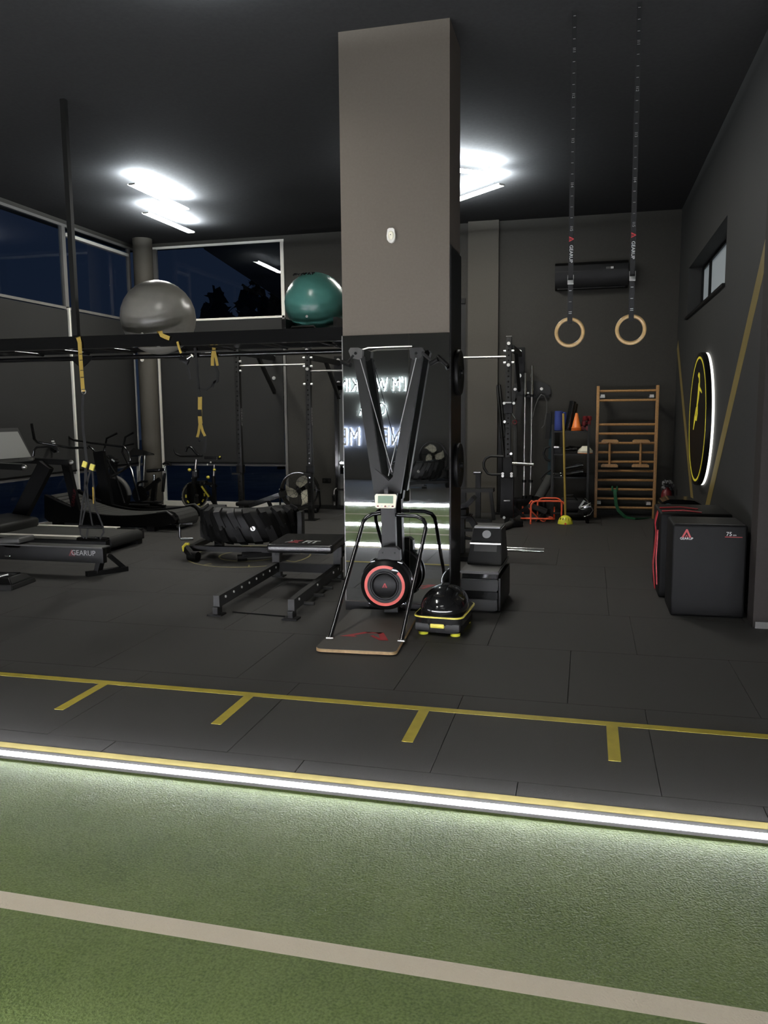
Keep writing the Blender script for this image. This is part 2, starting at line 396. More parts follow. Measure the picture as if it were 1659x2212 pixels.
# pilaster and reveal on the back wall
px0, px1 = on_y(1010, 800, BY-.1).x, on_y(1075, 800, BY-.1).x
struct(MB().bb((px0, BY-.10, 0), (px1, BY, ZC)).build('wall_pilaster', 'pilaster'))
struct(MB().bb((px1, BY-.02, 0), (1.33, BY, .07)).build('baseboard_back', 'dark'))
struct(MB().bb((WL+.05, BY-.02, 0), (px0, BY, .07)).build('baseboard_centre', 'dark'))
struct(MB().bb((XR-.015, 6.83, 0), (XR, BY, .06)).build('baseboard_right', 'wallr'))
struct(MB().bb((1.30, 6.585, 0), (4.0, 6.60, .05)).build('baseboard_pier', 'alud'))
dr = MB().bb((px0-.32, BY-.05, 0), (px0-.24, BY, 3.5)).bb((px0-.24, BY-.05, 3.42), (px0-.05, BY, 3.5)).build('door_1', 'black'); struct(dr)
MB().bb((px0-.24, BY-.012, 0), (px0-.05, BY-.001, 3.42)).build('door_panel', 'dark', dr)
# round pillar in the left corner
pc = (on_y(322, 850, 12.95).x, 12.95)
struct(MB().cyl((*pc, 0), (*pc, ZC), .165, seg=40).build('wall_round_pillar', 'pilaster'))

# glass fronts: window_1 on the left wall, window_2 on the back wall
def bar_y(parent, x, y0, y1, z, h, w_=.06, m_='alu', name='frame_rail'): MB().bb((x-w_, y0, z-h/2), (x+.01, y1, z+h/2)).build(name, m_, parent)
w1 = struct(MB().bb((XL-.05, 7.0, 4.58), (XL+.005, BY, 4.62)).build('window_1', 'alud'))
ys = [7.0, 9.1, 11.33, 13.2]
for y in ys:
    wd = .05 if y != 11.33 else .085
    MB().bb((XL-.05, y-wd/2, 3.34), (XL+.012, y+wd/2, 4.58)).build('mullion', 'alud', w1)
    MB().bb((XL-.04, y-.02, .06), (XL+.045 if y == 11.33 else XL+.02, y+.02, 3.34)).build('post', 'alu', w1)
MB().bb((XL-.05, 7.0, 3.32), (XL+.012, BY, 3.36)).build('frame_rail', 'alud', w1)
MB().bb((XL-.05, 7.0, 0), (XL+.02, BY, .07)).build('frame_rail', 'alu', w1)
MB().bb((XL-.05, 7.0, .74), (XL+.012, BY, .78)).build('frame_rail', 'alud', w1)
MB().bb((XL-.05, 11.38, 4.44), (XL+.03, 13.15, 4.49)).build('frame_rail', 'alu', w1)
for i in range(3):
    for z0, z1 in ((3.36, 4.58), (.78, 3.32), (.07, .74)):
        MB().bb((XL-.03, ys[i]+.03, z0), (XL-.024, ys[i+1]-.03, z1)).build('pane', 'glass', w1)
w2 = struct(MB().bb((XL, BY, 4.58), (WL, BY+.05, 4.62)).build('window_2', 'alu'))
xs = [XL+.02, on_y(356, 1050, BY).x, WL-.02]
for x, m_ in ((XL+.03, 'alud'), (xs[1], 'alu'), (WL-.03, 'alu')):
    MB().bb((x-.03, BY-.02, 3.34), (x+.03, BY+.05, 4.58)).build('mullion', 'alud' if x < -7 else 'alu', w2)
    MB().bb((x-.022, BY-.02, .06), (x+.022, BY+.05, 3.34)).build('post', m_ if x < -7 else 'alud', w2)
MB().bb((XL, BY-.02, 3.31), (WL, BY+.05, 3.345)).build('frame_rail', 'alu', w2)
MB().bb((XL, BY-.03, 0), (WL, BY+.05, .09)).build('frame_rail', 'alu', w2)
MB().bb((XL, BY-.01, .74), (WL, BY+.05, .775)).build('frame_rail', 'alud', w2)
for i in range(2):
    for z0, z1 in ((3.345, 4.58), (.775, 3.31), (.09, .74)):
        MB().bb((xs[i]+.03, BY+.02, z0), (xs[i+1]-.03, BY+.026, z1)).build('pane', 'glass', w2)
# drawn blinds between the two glass bands
def blind(a, b, label):
    t = thing('roller_blind', label, 'blind', ((a[0]+b[0])/2, (a[1]+b[1])/2, .78)); L = t.location
    MB().bb((a[0]-L.x, a[1]-L.y, .03), (b[0]-L.x, b[1]-L.y, 2.52)).build('blind_cloth', 'blind', t)
    MB().bb((a[0]-L.x-.006, a[1]-L.y-.006, 0), (b[0]-L.x+.006, b[1]-L.y+.006, .03)).build('bottom_bar', 'black', t)
blind((XL+.022, 7.05, 0), (XL+.028, 9.06, 0), 'dark roller blind on the left glass wall, nearest the camera')
blind((XL+.022, 9.14, 0), (XL+.028, 11.29, 0), 'dark roller blind on the left glass wall behind the curved treadmill')
blind((XL+.022, 11.38, 0), (XL+.028, 13.15, 0), 'dark roller blind between the white post and the round pillar')
blind((xs[1]+.04, BY-.03, 0), (WL-.06, BY-.024, 0), 'wide dark roller blind on the back glass wall behind the spin bike')
# right wall window
w3 = struct(MB().bb((XR+.18, win[0], win[2]), (XR+.24, win[1], win[2]+.04)).bb((XR+.18, win[0], win[3]-.04), (XR+.24, win[1], win[3])).build('window_3', 'black'))
yy = [win[0], 10.1, 11.45, win[1]]
for i, y in enumerate(yy): MB().bb((XR+.17, y-.025, win[2]+.04), (XR+.24, y+.025, win[3]-.04)).build('mullion', 'black', w3)
for i in range(3): MB().bb((XR+.20, yy[i]+.025, win[2]+.04), (XR+.208, yy[i+1]-.025, win[3]-.04)).build('pane', 'frost', w3)
MB().bb((XR-.03, win[0]-.03, win[2]-.03), (XR+.18, win[1]+.03, win[2])).build('sill', 'black', w3)

# outside
struct(MB().bb((-40, 7, -.4), (XL-.3, 50, -.15)).bb((XL-.3, BY+.35, -.4), (30, 50, -.15)).build('ground', 'ground'))
b = MB(); p_ = [on_y(*q_, 20.0) for q_ in ((440, 538), (618, 655), (660, 655), (660, 430), (440, 430))]
b.prism([(q_.x-p_[1].x, q_.z) for q_ in p_], (0, 0, 0), (1, 0, 0), (0, 0, 1), -3.0); b.bb((.3, .3, -.15), (.6, .6, p_[1].z+.2)).bb((.3, 2.4, -.15), (.6, 2.7, p_[1].z+.2))
tag(b.build('canopy', 'bld', loc=(p_[1].x, 20.0, 0)), 'dark sloping canopy outside, across the upper right of the back window', 'canopy')
def tree(x, y, h, r, label):
    t = thing('tree', label, 'tree', (x, y, -.15), 0)
    MB().cyl((0, 0, 0), (0, 0, h*.55), .14, .07, 8).build('trunk', 'bark', t)
    bm = bmesh.new(); rnd = random.Random(int(x*100))
    for k in range(900):
        a, u, q = rnd.uniform(0, 2*PI), rnd.uniform(-1, 1), rnd.random()**.4
        rr = math.sqrt(1-u*u)*(1-.35*max(u, 0)); p = Vector((r*q*rr*math.cos(a), r*q*rr*math.sin(a), h*.62+u*q*h*.42))
        d1 = Vector((rnd.uniform(-1, 1), rnd.uniform(-1, 1), rnd.uniform(-1, 1)))*.22; d2 = Vector((rnd.uniform(-1, 1), rnd.uniform(-1, 1), rnd.uniform(-1, 1)))*.22
        bm.faces.new([bm.verts.new(p+d1), bm.verts.new(p+d2), bm.verts.new(p-d1), bm.verts.new(p-d2)])
    s = MB(); s.bm.free(); s.bm = bm; s.build('foliage', 'leaf', t, kind='stuff')
for (px, py, Y, r_, l) in ((468, 640, 26.5, .8, 'dark leafy tree outside, left of the three behind the back window'), (545, 612, 30.0, .95, 'taller dark tree outside, middle of the three behind the back window'), (598, 640, 24.5, .55, 'low dark tree outside, right of the three behind the back window')):
    p = on_y(px, py, Y); tree(p.x, Y, p.z+.15, r_, l)

# ------------------------------------------------------------------ ceiling lamps and floor strip
LZ = ZC-.15
def lamp(p0, p1, label, added_skirt=0):
    p0, p1 = Vector((p0[0], p0[1], LZ)), Vector((p1[0], p1[1], LZ)); c = (p0+p1)/2
    t = thing('light_bar', label, 'lamp', c, 0, 'hanging light bars')
    d = (p1-p0)/2; n = d.normalized()
    MB().bar(-d, d, .115, .008).build('diffuser', 'tube', t)
    MB().bar(-d+Vector((0, 0, .007)), d+Vector((0, 0, .007)), .10, .004).build('added_uplight', 'added_up', t)  # glowing top face added to put a cool halo on the ceiling
    MB().bar(-d-n*.012, -d, .094, .02).build('end_cap', 'alud', t); MB().bar(d, d+n*.012, .094, .02).build('end_cap', 'alud', t)
    if added_skirt:  # skirts added to unseen bars, keeping their beam off the upper walls
        sd = Vector((0, 0, 1)).cross(n); q = MB()
        for k in (-1, 1): q.bar(-d+sd*k*.058+Vector((0, 0, -added_skirt/2)), d+sd*k*.058+Vector((0, 0, -added_skirt/2)), .006, added_skirt)
        for k in (-1, 1): q.bar(d*1.012*k-sd*.06+Vector((0, 0, -added_skirt/2)), d*1.012*k+sd*.06+Vector((0, 0, -added_skirt/2)), .006, added_skirt)
        q.build('added_skirt', 'black', t)
    for s_ in (-.8, .8): MB().cyl(d*s_+Vector((0, 0, .008)), d*s_+Vector((0, 0, ZC-LZ)), .002, seg=6).build('hanging_wire', 'black', t)
f = lambda x, y: on_floor(x, y, LZ)
lamp(f(285, 398), f(400, 452), 'left-hand white light bar hanging above the grey ball, upper of its pair')
lamp(f(315, 460), f(413, 502), 'white light bar hanging above the grey ball, lower of its pair')
q1, q2 = f(1077, 378), f(987, 368); e = (q2-q1).normalized(); lamp(q1, q1+e*1.32, 'upper white light bar right of the column')
q1, q2 = f(1083, 399), f(988, 432); e = (q2-q1).normalized(); lamp(q1, q1+e*1.32, 'lower slanting white light bar right of the column')
for i, (x, y, a) in enumerate(((-2.62, 4.73, 1.5), (-1.0, 1.7, .3), (-3.2, .6, 1.2), (-.6, -1.4, .3), (1.0, -3.6, 1.2), (-4.6, -3.2, .3))):
    d = Vector((math.cos(a), math.sin(a), 0))*.66; c = Vector((x, y, 0)); lamp(c-d, c+d, ('white light bar above the frame, left of the column', 'white light bar over the turf to the right', 'white light bar over the turf to the left', 'white light bar over the turf behind the camera', 'white light bar near the rear wall on the right', 'white light bar near the rear wall on the left')[i], .07 if i else .045)

def strip(y, label, s_=1):
    t = thing('floor_light_strip', label, 'light strip', (-2, y, 0))
    MB().bb((-5.9, -.022, -.012), (5.9, .022, .003)).bb((-5.9, -.022, .003), (5.9, -.017, .0175)).build('channel', 'alud', t)
    b = MB(); b.sweep([(-5.9, 0, .003), (5.9, 0, .003)], [(.012*math.cos(PI*i/8),  .029*math.sin(PI*i/8)) for i in range(9)], (0, 0, 1)); b.build('diffuser', 'led', t)
strip(3.262, 'glowing white light strip along the edge of the turf before the yellow line')
strip(1.512, 'glowing white light strip seen in the column mirror, nearer one')
strip(-1.0, 'glowing white light strip seen in the column mirror, farther one')
# ------------------------------------------------------------------ monkey-bar rig with the two balls
RYF, RYB, RZ = 7.15, 8.45, 2.39
rig = thing('monkey_bar_rig', 'black overhead monkey-bar rig running from the left to the column', 'exercise rig', (-4.92, RYF, RZ)); Lr = rig.location
MB().bb((-7.85-Lr.x, -.04, -.055), (cx0-Lr.x-.006, .04, .065)).build('front_rail', 'gloss', rig)
MB().cyl((-7.85-Lr.x, RYB-RYF, -.05), (-2.05-Lr.x, RYB-RYF, -.05), .027).build('rear_rail', 'gloss', rig)
MB().bb((-7.85-Lr.x, RYB-RYF-.03, .0), (-2.05-Lr.x, RYB-RYF+.03, .085)).build('rear_beam', 'gloss', rig)
rungs = [-7.5+.615*i for i in range(9)]
for x in rungs:
    MB().cyl((x-Lr.x, .04, 0), (x-Lr.x, RYB-RYF-.02, 0), .019, seg=12).build('rung', 'gloss', rig)
MB().bb((-.025, -.025, .065), (.025, .025, ZC-RZ)).build('hanger_post', 'dark', rig)
MB().bb((-.03+1.9, RYB-RYF-.025, .085), (.02+1.9, RYB-RYF+.025, .30)).build('rear_post', 'gloss', rig)
for x in (-5.75, -2.35):
    MB().prism([(-.14, 0), (.14, 0), (.14, -.03), (.03, -.12), (-.03, -.12), (-.14, -.03)], (x-Lr.x, RYB-RYF-.03, -.03), (1, 0, 0), (0, 0, 1), -.012).build('gusset', 'black', rig)
MB().bar((-2.42-Lr.x, RYB-RYF, -.02), (-2.08-Lr.x, RYB-RYF, -.36), .06, .06).build('brace', 'black', rig)
# cradle that carries the teal ball
gc = on_y(681, 638, 7.8)
b = MB(); b.bb((gc.x-.26-Lr.x, .30, .02), (gc.x+.30-Lr.x, .96, .05)); b.build('cradle_plate', 'dark', rig)
b = MB(); x0, x1 = gc.x-.14-Lr.x, gc.x+.12-Lr.x
b.tube([(x0, .30, .085), (x0+.02, .30, .115), (x1-.02, .30, .115), (x1, .30, .085), (x1-.02, .30, .055), (x0+.02, .30, .055)], .012, 8, True); b.build('cradle_handle', 'grey2', rig)
b = MB(); b.bb((x0-.10, .34, .05), (x0-.06, .92, .20)); b.build('cradle_side', 'dark', rig)
b = MB(); b.bb((x1+.16, .34, .05), (x1+.20, .92, .20)); b.build('cradle_side', 'dark', rig)
def ball(name, c, r, m_, label):
    t = thing(name, label, 'exercise ball', c, 0)
    b = MB(); prof = []
    for i in range(41):
        a = -PI/2+PI*i/40; rr = r*(1+.004*math.cos(a*26)*(abs(a) < 1.25)); prof.append((max(0, rr*math.cos(a)), rr*math.sin(a)*.985))
    b.lathe(prof, seg=64); o = b.build('shell', m_, t, sharp=80); o.rotation_euler = (.35, .2, 0)
    MB().cyl((0, -r*.86, -r*.50), (0, -r*.885, -r*.515), .012, seg=12).build('valve', 'whitep', t)
    return t
gx = on_y(342, 686, 7.8)
ball('exercise_ball', (gx.x, 7.8, gx.z), .385, 'ballg', 'large grey exercise ball sunk between the overhead rungs')
tb = ball('exercise_ball', (gc.x, 7.8, 2.39+.07+.305), .305, 'ballt', 'teal green exercise ball on the rig beside the column')
lt = text('ENVY FIT', .055, (-.06, -.16, .263), (math.radians(32), 0, math.radians(-4)), 'black', tb, 'lettering', .006)

# ------------------------------------------------------------------ suspension trainers on the rig
def strap_part(root, name, pts, w, m_='yellow', side=(1, 0, 0), th=.004):
    L = root.location
    return MB().ribbon([Vector(p)-L for p in pts], w, th, side).build(name, m_, root)
def P7(px, py, Y=7.09): return on_y(px, py, Y)
a = P7(172, 734)
t = thing('suspension_trainer', 'long suspension trainer with a yellow anchor strap hanging over the treadmills', 'suspension trainer', (a.x, a.y, a.z))
strap_part(t, 'anchor_strap', [P7(166, 737, 7.19), P7(164, 726, 7.19), P7(169, 729), P7(172, 740), P7(175, 790), P7(179, 838), P7(180, 846)], .042)
for k, y in enumerate((765, 778, 800, 815)):
    p = P7(175+(y-765)*.06, y, 7.085)-t.location; MB().box(p, (.036, .003, .006)).build('stitch_band', 'black', t)
MB().torus(P7(181, 846)-t.location, .022, .004, 'Y', 20, 6).build('carabiner', 'steel', t)
strap_part(t, 'main_strap', [P7(180, 848), P7(178, 880), P7(180, 930), P7(188, 1000)], .03, 'strap')
for px, py, k in ((183, 1003, -1), (199, 1009, 1)):
    MB().box(P7(px, py)-t.location, (.045, .02, .06), (0, .35, .1)).build('buckle', 'yplast', t)
for pts in ([(184, 1010), (183, 1060), (186, 1090), (176, 1135)], [(199, 1014), (203, 1060), (205, 1095), (222, 1136)], [(186, 1012), (190, 1080), (200, 1136)], [(196, 1014), (180, 1075), (172, 1135), (174, 1155), (182, 1162)], [(222, 1136), (224, 1150), (216, 1164), (206, 1160)], [(190, 1140), (188, 1156), (186, 1164)]):
    strap_part(t, 'webbing', [P7(*p) for p in pts], .018, 'strap')
strap_part(t, 'webbing_tab', [P7(201, 1052), P7(203, 1088)], .02, 'yellow')
MB().cyl(P7(171, 1138)-t.location, P7(222, 1139)-t.location, .017).build('handle', 'blackr', t)
a = P7(424, 757, 8.40)
Yb = 8.40
t = thing('suspension_trainer', 'suspension trainer with a yellow forked strap hanging above the spin bike', 'suspension trainer', a)
Q = lambda px, py: on_y(px, py, Yb)
strap_part(t, 'main_strap', [Q(421, 751), Q(426, 790), Q(429, 840), Q(431, 858)], .030, 'strap')
strap_part(t, 'anchor_strap', [Q(432, 857), Q(432, 900), Q(433, 915)], .050)
MB().box(Q(432, 892)-a-Vector((0, .006, 0)), (.046, .006, .075)).build('label_patch', 'black', t)
strap_part(t, 'fork_strap', [Q(432, 914), Q(429, 935), Q(426, 945)], .03)
strap_part(t, 'fork_strap', [Q(433, 914), Q(438, 932), Q(443, 942)], .03)
strap_part(t, 'handle_loop', [Q(426, 944), Q(430, 954), Q(441, 948), Q(443, 942)], .02, 'strap')
strap_part(t, 'handle_loop', [Q(443, 943), Q(444, 965), Q(440, 977)], .03, 'strap')
strap_part(t, 'side_loop', [Q(429, 838), Q(445, 842), Q(456, 834), Q(466, 822)], .02, 'strap', (0, 0, 1))
a = Q(462, 735)
t = thing('suspension_trainer', 'short yellow strap with a black loop hanging left of the perforated upright', 'suspension trainer', a)
strap_part(t, 'anchor_strap', [on_y(462, 735, 8.40), Q(462, 745), Q(462, 760)], .042)
strap_part(t, 'fork_strap', [Q(461, 758), Q(459, 775), Q(459, 790)], .038)
strap_part(t, 'fork_strap', [Q(463, 758), Q(467, 775), Q(470, 790)], .03)
MB().box(Q(462, 757)-a-Vector((0, .006, 0)), (.044, .004, .008)).build('stitch_band', 'black', t)
strap_part(t, 'handle_loop', [Q(465, 791), Q(471, 805), Q(469, 824), Q(462, 826), Q(458, 836)], .035, 'strap')
a = P7(348, 722, 7.09)
t = thing('suspension_trainer', 'yellow webbing tied over the rail in front of the grey ball', 'suspension trainer', a)
strap_part(t, 'anchor_strap', [P7(346, 735, 7.2), P7(343, 716, 7.2), P7(346, 716), P7(349, 724), P7(358, 728), P7(366, 731)], .04, 'yellow')
strap_part(t, 'webbing', [P7(383, 738), P7(387, 752), P7(391, 763)], .022, 'yellow')
MB().box(P7(398, 778)-a, (.10, .03, .05), (0, .5, 0), bev=.01).build('clip', 'black', t)
MB().cyl(P7(405, 775)-a, P7(415, 768)-a, .018).build('roller', 'steel', t)
strap_part(t, 'loose_end', [P7(402, 785), P7(408, 800), P7(412, 820)], .02, 'strap')

# ------------------------------------------------------------------ wall-mounted rack: three perforated uprights
RK = 11.9
def upx(px, py): return on_y(px, py, RK).x
rack = thing('wall_mounted_rack', 'dark wall-mounted pull-up rack with perforated uprights and bolted bars', 'rack', (upx(672, 1120), RK, 0)); Lk = rack.location
ux = [upx(522, 1080), upx(668, 900), upx(1098, 900), -2.75]
tops = [on_y(505, 740, RK).z, on_y(655, 750, RK).z, on_y(1102, 727, RK).z, on_y(1102, 727, RK).z]
for i, x in enumerate(ux):
    X = x-Lk.x
    u = MB().bb((X-.04, -.04, 0), (X+.04, .04, tops[i]), bev=.006).build('upright', 'dark', rack)
    MB().bb((X-.09, -.09, 0), (X+.09, .14, .012)).build('foot_plate', 'black', u)
    h = MB(); z = .15
    while z < tops[i]-.05:
        h.cyl((X, -.0415, z), (X, -.038, z), .0125, seg=8); z += .075
    h.build('hole_row', 'gloss', u, kind='stuff')
    MB().bb((X-.04, -.042, tops[i]-.004), (X+.04, .04, tops[i]+.006)).build('end_cap', 'steel', u)
    text('GEARUP', .075, (X+.0415, 0, 1.62), (PI/2, PI/2, PI/2), 'wgrey', u, 'lettering', .0006)
    # arm back to the wall, with a brace
    MB().bb((X+.01, .04, tops[i]-.20), (X+.07, BY-RK-.02, tops[i]-.12)).build('wall_arm', 'dark', rack)
    MB().bar((X+.04, .75, tops[i]-.18), (X+.04, BY-RK-.02, tops[i]-.75), .05, .06).build('brace', 'dark', rack)
    MB().bb((X-.04, BY-RK-.02, tops[i]-.62), (X+.12, BY-RK-.004, tops[i]-.05)).build('wall_plate', 'black', rack)
    for z in (tops[i]-.12, tops[i]-.50): MB().cyl((X+.04, BY-RK-.045, z), (X+.04, BY-RK-.02, z), .032, seg=10).build('bolt', 'bolt', rack)
z1, z2, z3 = on_y(590, 789, RK).z, on_y(700, 801, RK).z, on_y(1040, 772, RK).z
for i, (xa, xb, z) in enumerate(((ux[0], ux[1], z1), (ux[1], -2.75, z2), (-2.75, ux[2], z3))):
    MB().cyl((xa-Lk.x+.035, 0, z), (xb-Lk.x-.035, 0, z), .017).build('pull_up_bar', 'steel', rack)
def bolts(X, zs, dx):
    for z in zs:
        for s_ in dx: MB().cyl((X+s_*.042, -.02, z), (X+s_*.075, -.02, z), .017, seg=8).build('bolt', 'bolt', rack)
bolts(ux[0]-Lk.x, (z1+.07, z1-.075), (1,))
bolts(ux[1]-Lk.x, (z1+.10, z1-.03, z1-.30), (-1, 1))
bolts(ux[2]-Lk.x, (z3+.08, z3-.085), (-1, 1))
for i, z in ((1, tops[1]-.05), (1, z2+.03), (2, tops[2]-.10), (2, z3-.12)):
    MB().cyl((ux[i]-Lk.x, -.065, z), (ux[i]-Lk.x, -.04, z), .024, seg=10).build('bolt', 'bolt', rack)
# J-cups, sleeves and dip handle on the right upright
def zr(py, px=1095): return on_y(px, py, RK).z
X = ux[2]-Lk.x
MB().bb((X-.06, -.06, zr(893)), (X+.06, .05, zr(868)), bev=.004).build('sleeve', 'black', rack)
MB().bb((X-.05, -.07, zr(871)), (X+.05, -.06, zr(868.5))).build('sleeve_plate', 'steel', rack)
MB().bb((X-.065, -.06, zr(1030)), (X+.065, .06, zr(988)), bev=.004).build('sleeve', 'black', rack)
MB().bb((X-.10, -.055, zr(1118)), (X+.09, .07, zr(1032)), bev=.01).build('lower_sleeve', 'black', rack)
MB().tube([(X-.06, -.02, zr(986)), (X-.25, -.02, zr(985)), (X-.32, -.02, zr(990)), (X-.355, -.02, zr(1000)), (X-.345, -.02, zr(1012)), (X-.29, -.02, zr(1023)), (X-.24, -.02, zr(1025)), (X-.06, -.02, zr(1025))], .020, 12).build('dip_handle', 'dark', rack)
MB().cyl((X+.065, -.02, zr(1001)), (X+.38, -.02, zr(1003)), .026).build('weight_peg', 'chrome', rack)
for px, py in ((1089, 871), (1110, 871), (1090, 911), (1104, 980), (1086, 1023), (1086, 1028), (1105, 1023), (1105, 1028), (1089, 1118)):
    p = on_y(px, py, RK-.07)-Lk; MB().cyl(p, p+Vector((0, -.02, 0)), .02, seg=10).build('bolt', 'bolt', rack)
MB().bb((X-.045, -.10, zr(1081)), (X+.045, -.055, zr(1079))).build('lower_shelf', 'steel', rack)
X = ux[1]-Lk.x
for i, X in ((0, ux[0]-Lk.x), (1, ux[1]-Lk.x)):
    zz = on_y(515, 1022, RK).z
    MB().bb((X-.05, -.06, zz), (X+.055, .05, zz+.13), bev=.004).build('sleeve', 'black', rack)
    MB().bb((X-.10, -.12, zz-.015), (X+.04, -.05, zz+.01)).build('hook_plate', 'dark', rack)

# ------------------------------------------------------------------ barbell holder on the back wall with two bars
by_ = 13.22
hx = on_y(1146, 850, by_).x
t = thing('barbell_holder', 'dark arched wall plate holding two upright barbells', 'bar holder', (hx, BY, on_y(1146, 850, by_).z)); Lh = t.location
g = lambda px, py: on_y(px, py, BY-.05)
pl = [(g(px, py).x-Lh.x, g(px, py).z-Lh.z) for px, py in ((1105, 868), (1106, 836), (1120, 826), (1146, 822), (1172, 825), (1188, 835), (1190, 851), (1180, 853), (1176, 849), (1166, 849), (1160, 858), (1130, 858), (1122, 846), (1115, 848), (1112, 868))]
MB().prism(pl, (0, -.06, 0), (1, 0, 0), (0, 0, 1), -.012).build('plate', 'dark', t)
MB().bb((g(1110, 860).x-Lh.x, -.05, g(1110, 860).z-Lh.z), (g(1186, 845).x-Lh.x, -.002, g(1186, 832).z-Lh.z)).build('backing', 'black', t)
MB().bb((g(1126, 860).x-Lh.x, -.20, g(1126, 858).z-Lh.z), (g(1160, 858).x-Lh.x, -.06, g(1126, 854).z-Lh.z)).build('cradle', 'black', t)
for px, py in ((1113, 841), (1170, 840)):
    p = g(px, py)-Lh; MB().cyl((p.x, -.085, p.z), (p.x, -.06, p.z), .024, seg=10).build('bolt', 'bolt', t)
p = g(1141, 849)-Lh; MB().cyl((p.x, -.085, p.z), (p.x, -.06, p.z), .016, seg=10).build('bolt', 'bolt', t)
def barbell(px, ytop, ybot, slv, label):
    x = on_y(px, 950, by_).x; zt, zb = on_y(px, ytop, by_).z, on_y(px, ybot, by_).z
    t = thing('barbell', label, 'barbell', (x, by_-.04, zb), 0, 'barbells on the wall holder')
    H = zt-zb; zs = lambda py: on_y(px, py, by_).z-zb
    MB().cyl((0, 0, zs(1035)), (0, 0, zs(856)), .0155).build('shaft', 'steel', t)
    MB().cyl((0, 0, zs(853)), (0, 0, H), .025).build('upper_sleeve', 'chrome', t)
    MB().cyl((0, 0, 0), (0, 0, zs(1042)), .020).build('lower_sleeve', 'steel', t)
    for py in (855, 1039): MB().cyl((0, 0, zs(py)-.02), (0, 0, zs(py)+.02), .036).build('collar', 'black', t)
    for a_, b_ in ((917, 858), (1036, 975)): MB().cyl((0, 0, zs(a_)), (0, 0, zs(b_)), .0185).build('knurled_grip', 'steel', t)
barbell(1133.5, 806, 1082, 0, 'shorter chrome barbell, nearer the perforated upright on the wall holder')
barbell(1148, 790, 1068, 0, 'taller chrome barbell, nearer the shelf on the wall holder')
b = MB(); fx = lambda px, py: on_y(px, py, 13.2)-Vector((on_y(1140, 1070, 13.2).x, 13.2, 0))
t = thing('bar_base', 'low black bracket under the two upright barbells', 'bar holder', (on_y(1140, 1070, 13.2).x, 13.2, 0))
MB().bb((fx(1110, 1070).x, -.12, .22), (fx(1178, 1070).x, .12, .26)).build('shelf_plate', 'black', t)
for px in (1114, 1174): MB().bb((fx(px, 1090).x-.02, -.10, 0), (fx(px, 1090).x+.02, .10, .22)).build('leg', 'black', t)
for px in (1133.5, 1148): MB().cyl((fx(px, 1060).x, -.02, .26), (fx(px, 1060).x, -.02, .31), .04).build('socket', 'black', t)
# cable and band on the holder
def hang(name, label, cat, pts, r, m_, Y, ribbon=0):
    w_ = [on_y(px, py, Y) for px, py in pts]; o = w_[0].copy()
    b = MB()
    if ribbon: b.ribbon([p-o for p in w_], ribbon, .006)
    else: b.tube([p-o for p in w_], r, 8)
    return tag(b.build(name, m_, loc=o), label, cat)
hang('pull_cable', 'thin black cable looped over the right end of the arched wall plate', 'cable', [(1150, 905), (1156, 880), (1162, 862), (1169, 852), (1176, 855), (1181, 868), (1181, 890), (1178, 906), (1176, 918), (1170, 925)], .008, 'grey', 13.12)
hang('hanging_band', 'broad black band hanging from the arched plate beside the upright', 'exercise band', [(1124, 856), (1121, 880), (1117, 905), (1118, 912)], 0, 'strap', 13.15, .09)
hang('battle_rope', 'speckled grey rope hanging behind the perforated upright', 'rope', [(1112, 908), (1113, 920), (1113, 950), (1113, 1000), (1114, 1030)], .035, 'foam', 13.1)
c_ = on_y(1108, 893, 13.05)
t = thing('cable_hook', 'chrome snap hook on a red loop beside the perforated upright', 'hook', c_)
MB().tube([on_y(*p, 13.05)-c_ for p in ((1106, 893), (1110, 900), (1113, 906))], .010, 8).build('hook_shank', 'chrome', t)
MB().torus(on_y(1112, 912, 13.05)-c_, .03, .008, 'Y', 18, 6).build('loop', 'redd', t)
for i, (xa, xb, l) in enumerate(((1074, 1081, 'thin black pole leaning in the corner by the pilaster'), (1079, 1087, 'second thin black pole leaning beside it, nearer the upright'))):
    p0, p1 = on_y(xa, 832, 13.28), on_y(xb, 910, 13.10); q = p0+(p1-p0)*((p0.z)/(p0.z-p1.z))
    hb = MB().cyl(p0-q, (0, 0, .0), .022, seg=10)
    tag(hb.build('training_pole', 'black', loc=q), l, 'pole')
# dark storage box and plates behind the right upright
p = on_y(1080, 1000, 13.1)
t = thing('storage_stand', 'black stand with hooks in the corner behind the perforated upright', 'stand', (p.x, 13.1, 0))
MB().bb((-.10, -.05, 0), (.16, .12, .025)).build('base_plate', 'black', t)
MB().bb((-.03, .03, .02), (.03, .09, 1.55)).build('post', 'black', t)
for z in (1.5, 1.25, .95): MB().cyl((0, .05, z), (.12, -.16, z+.03), .018, seg=8).build('hook', 'dark', t)
# ------------------------------------------------------------------ teal bands by the shelf
p = on_y(1190, 895, 13.1)
t = thing('resistance_bands', 'dark teal resistance bands hanging left of the shelf', 'exercise band', (p.x, 13.18, p.z)); Lb = t.location
pb = lambda px, py, Y=13.14: on_y(px, py, Y)-Lb
MB().cyl((.0, .17, .02), (0, -.06, .03), .014, seg=8).build('wall_hook', 'black', t)
MB().ribbon([pb(1190, 893), pb(1192, 940), pb(1190, 990), pb(1188, 1038)], .085, .02).build('teal_band', 'teal', t)
MB().ribbon([pb(1186, 893, 13.1), pb(1184, 930, 13.1), pb(1182, 948, 13.1)], .07, .02).build('black_band', 'strap', t)
MB().ribbon([pb(1194, 890, 13.12), pb(1196, 910, 13.12), pb(1194, 930, 13.12)], .05, .02).build('black_band', 'strap', t)
MB().tube([pb(1188, 965, 13.08), pb(1178, 968, 13.08), pb(1174, 980, 13.08), pb(1180, 992, 13.08), pb(1189, 996, 13.08)], .02, 8).build('loop', 'strap', t)
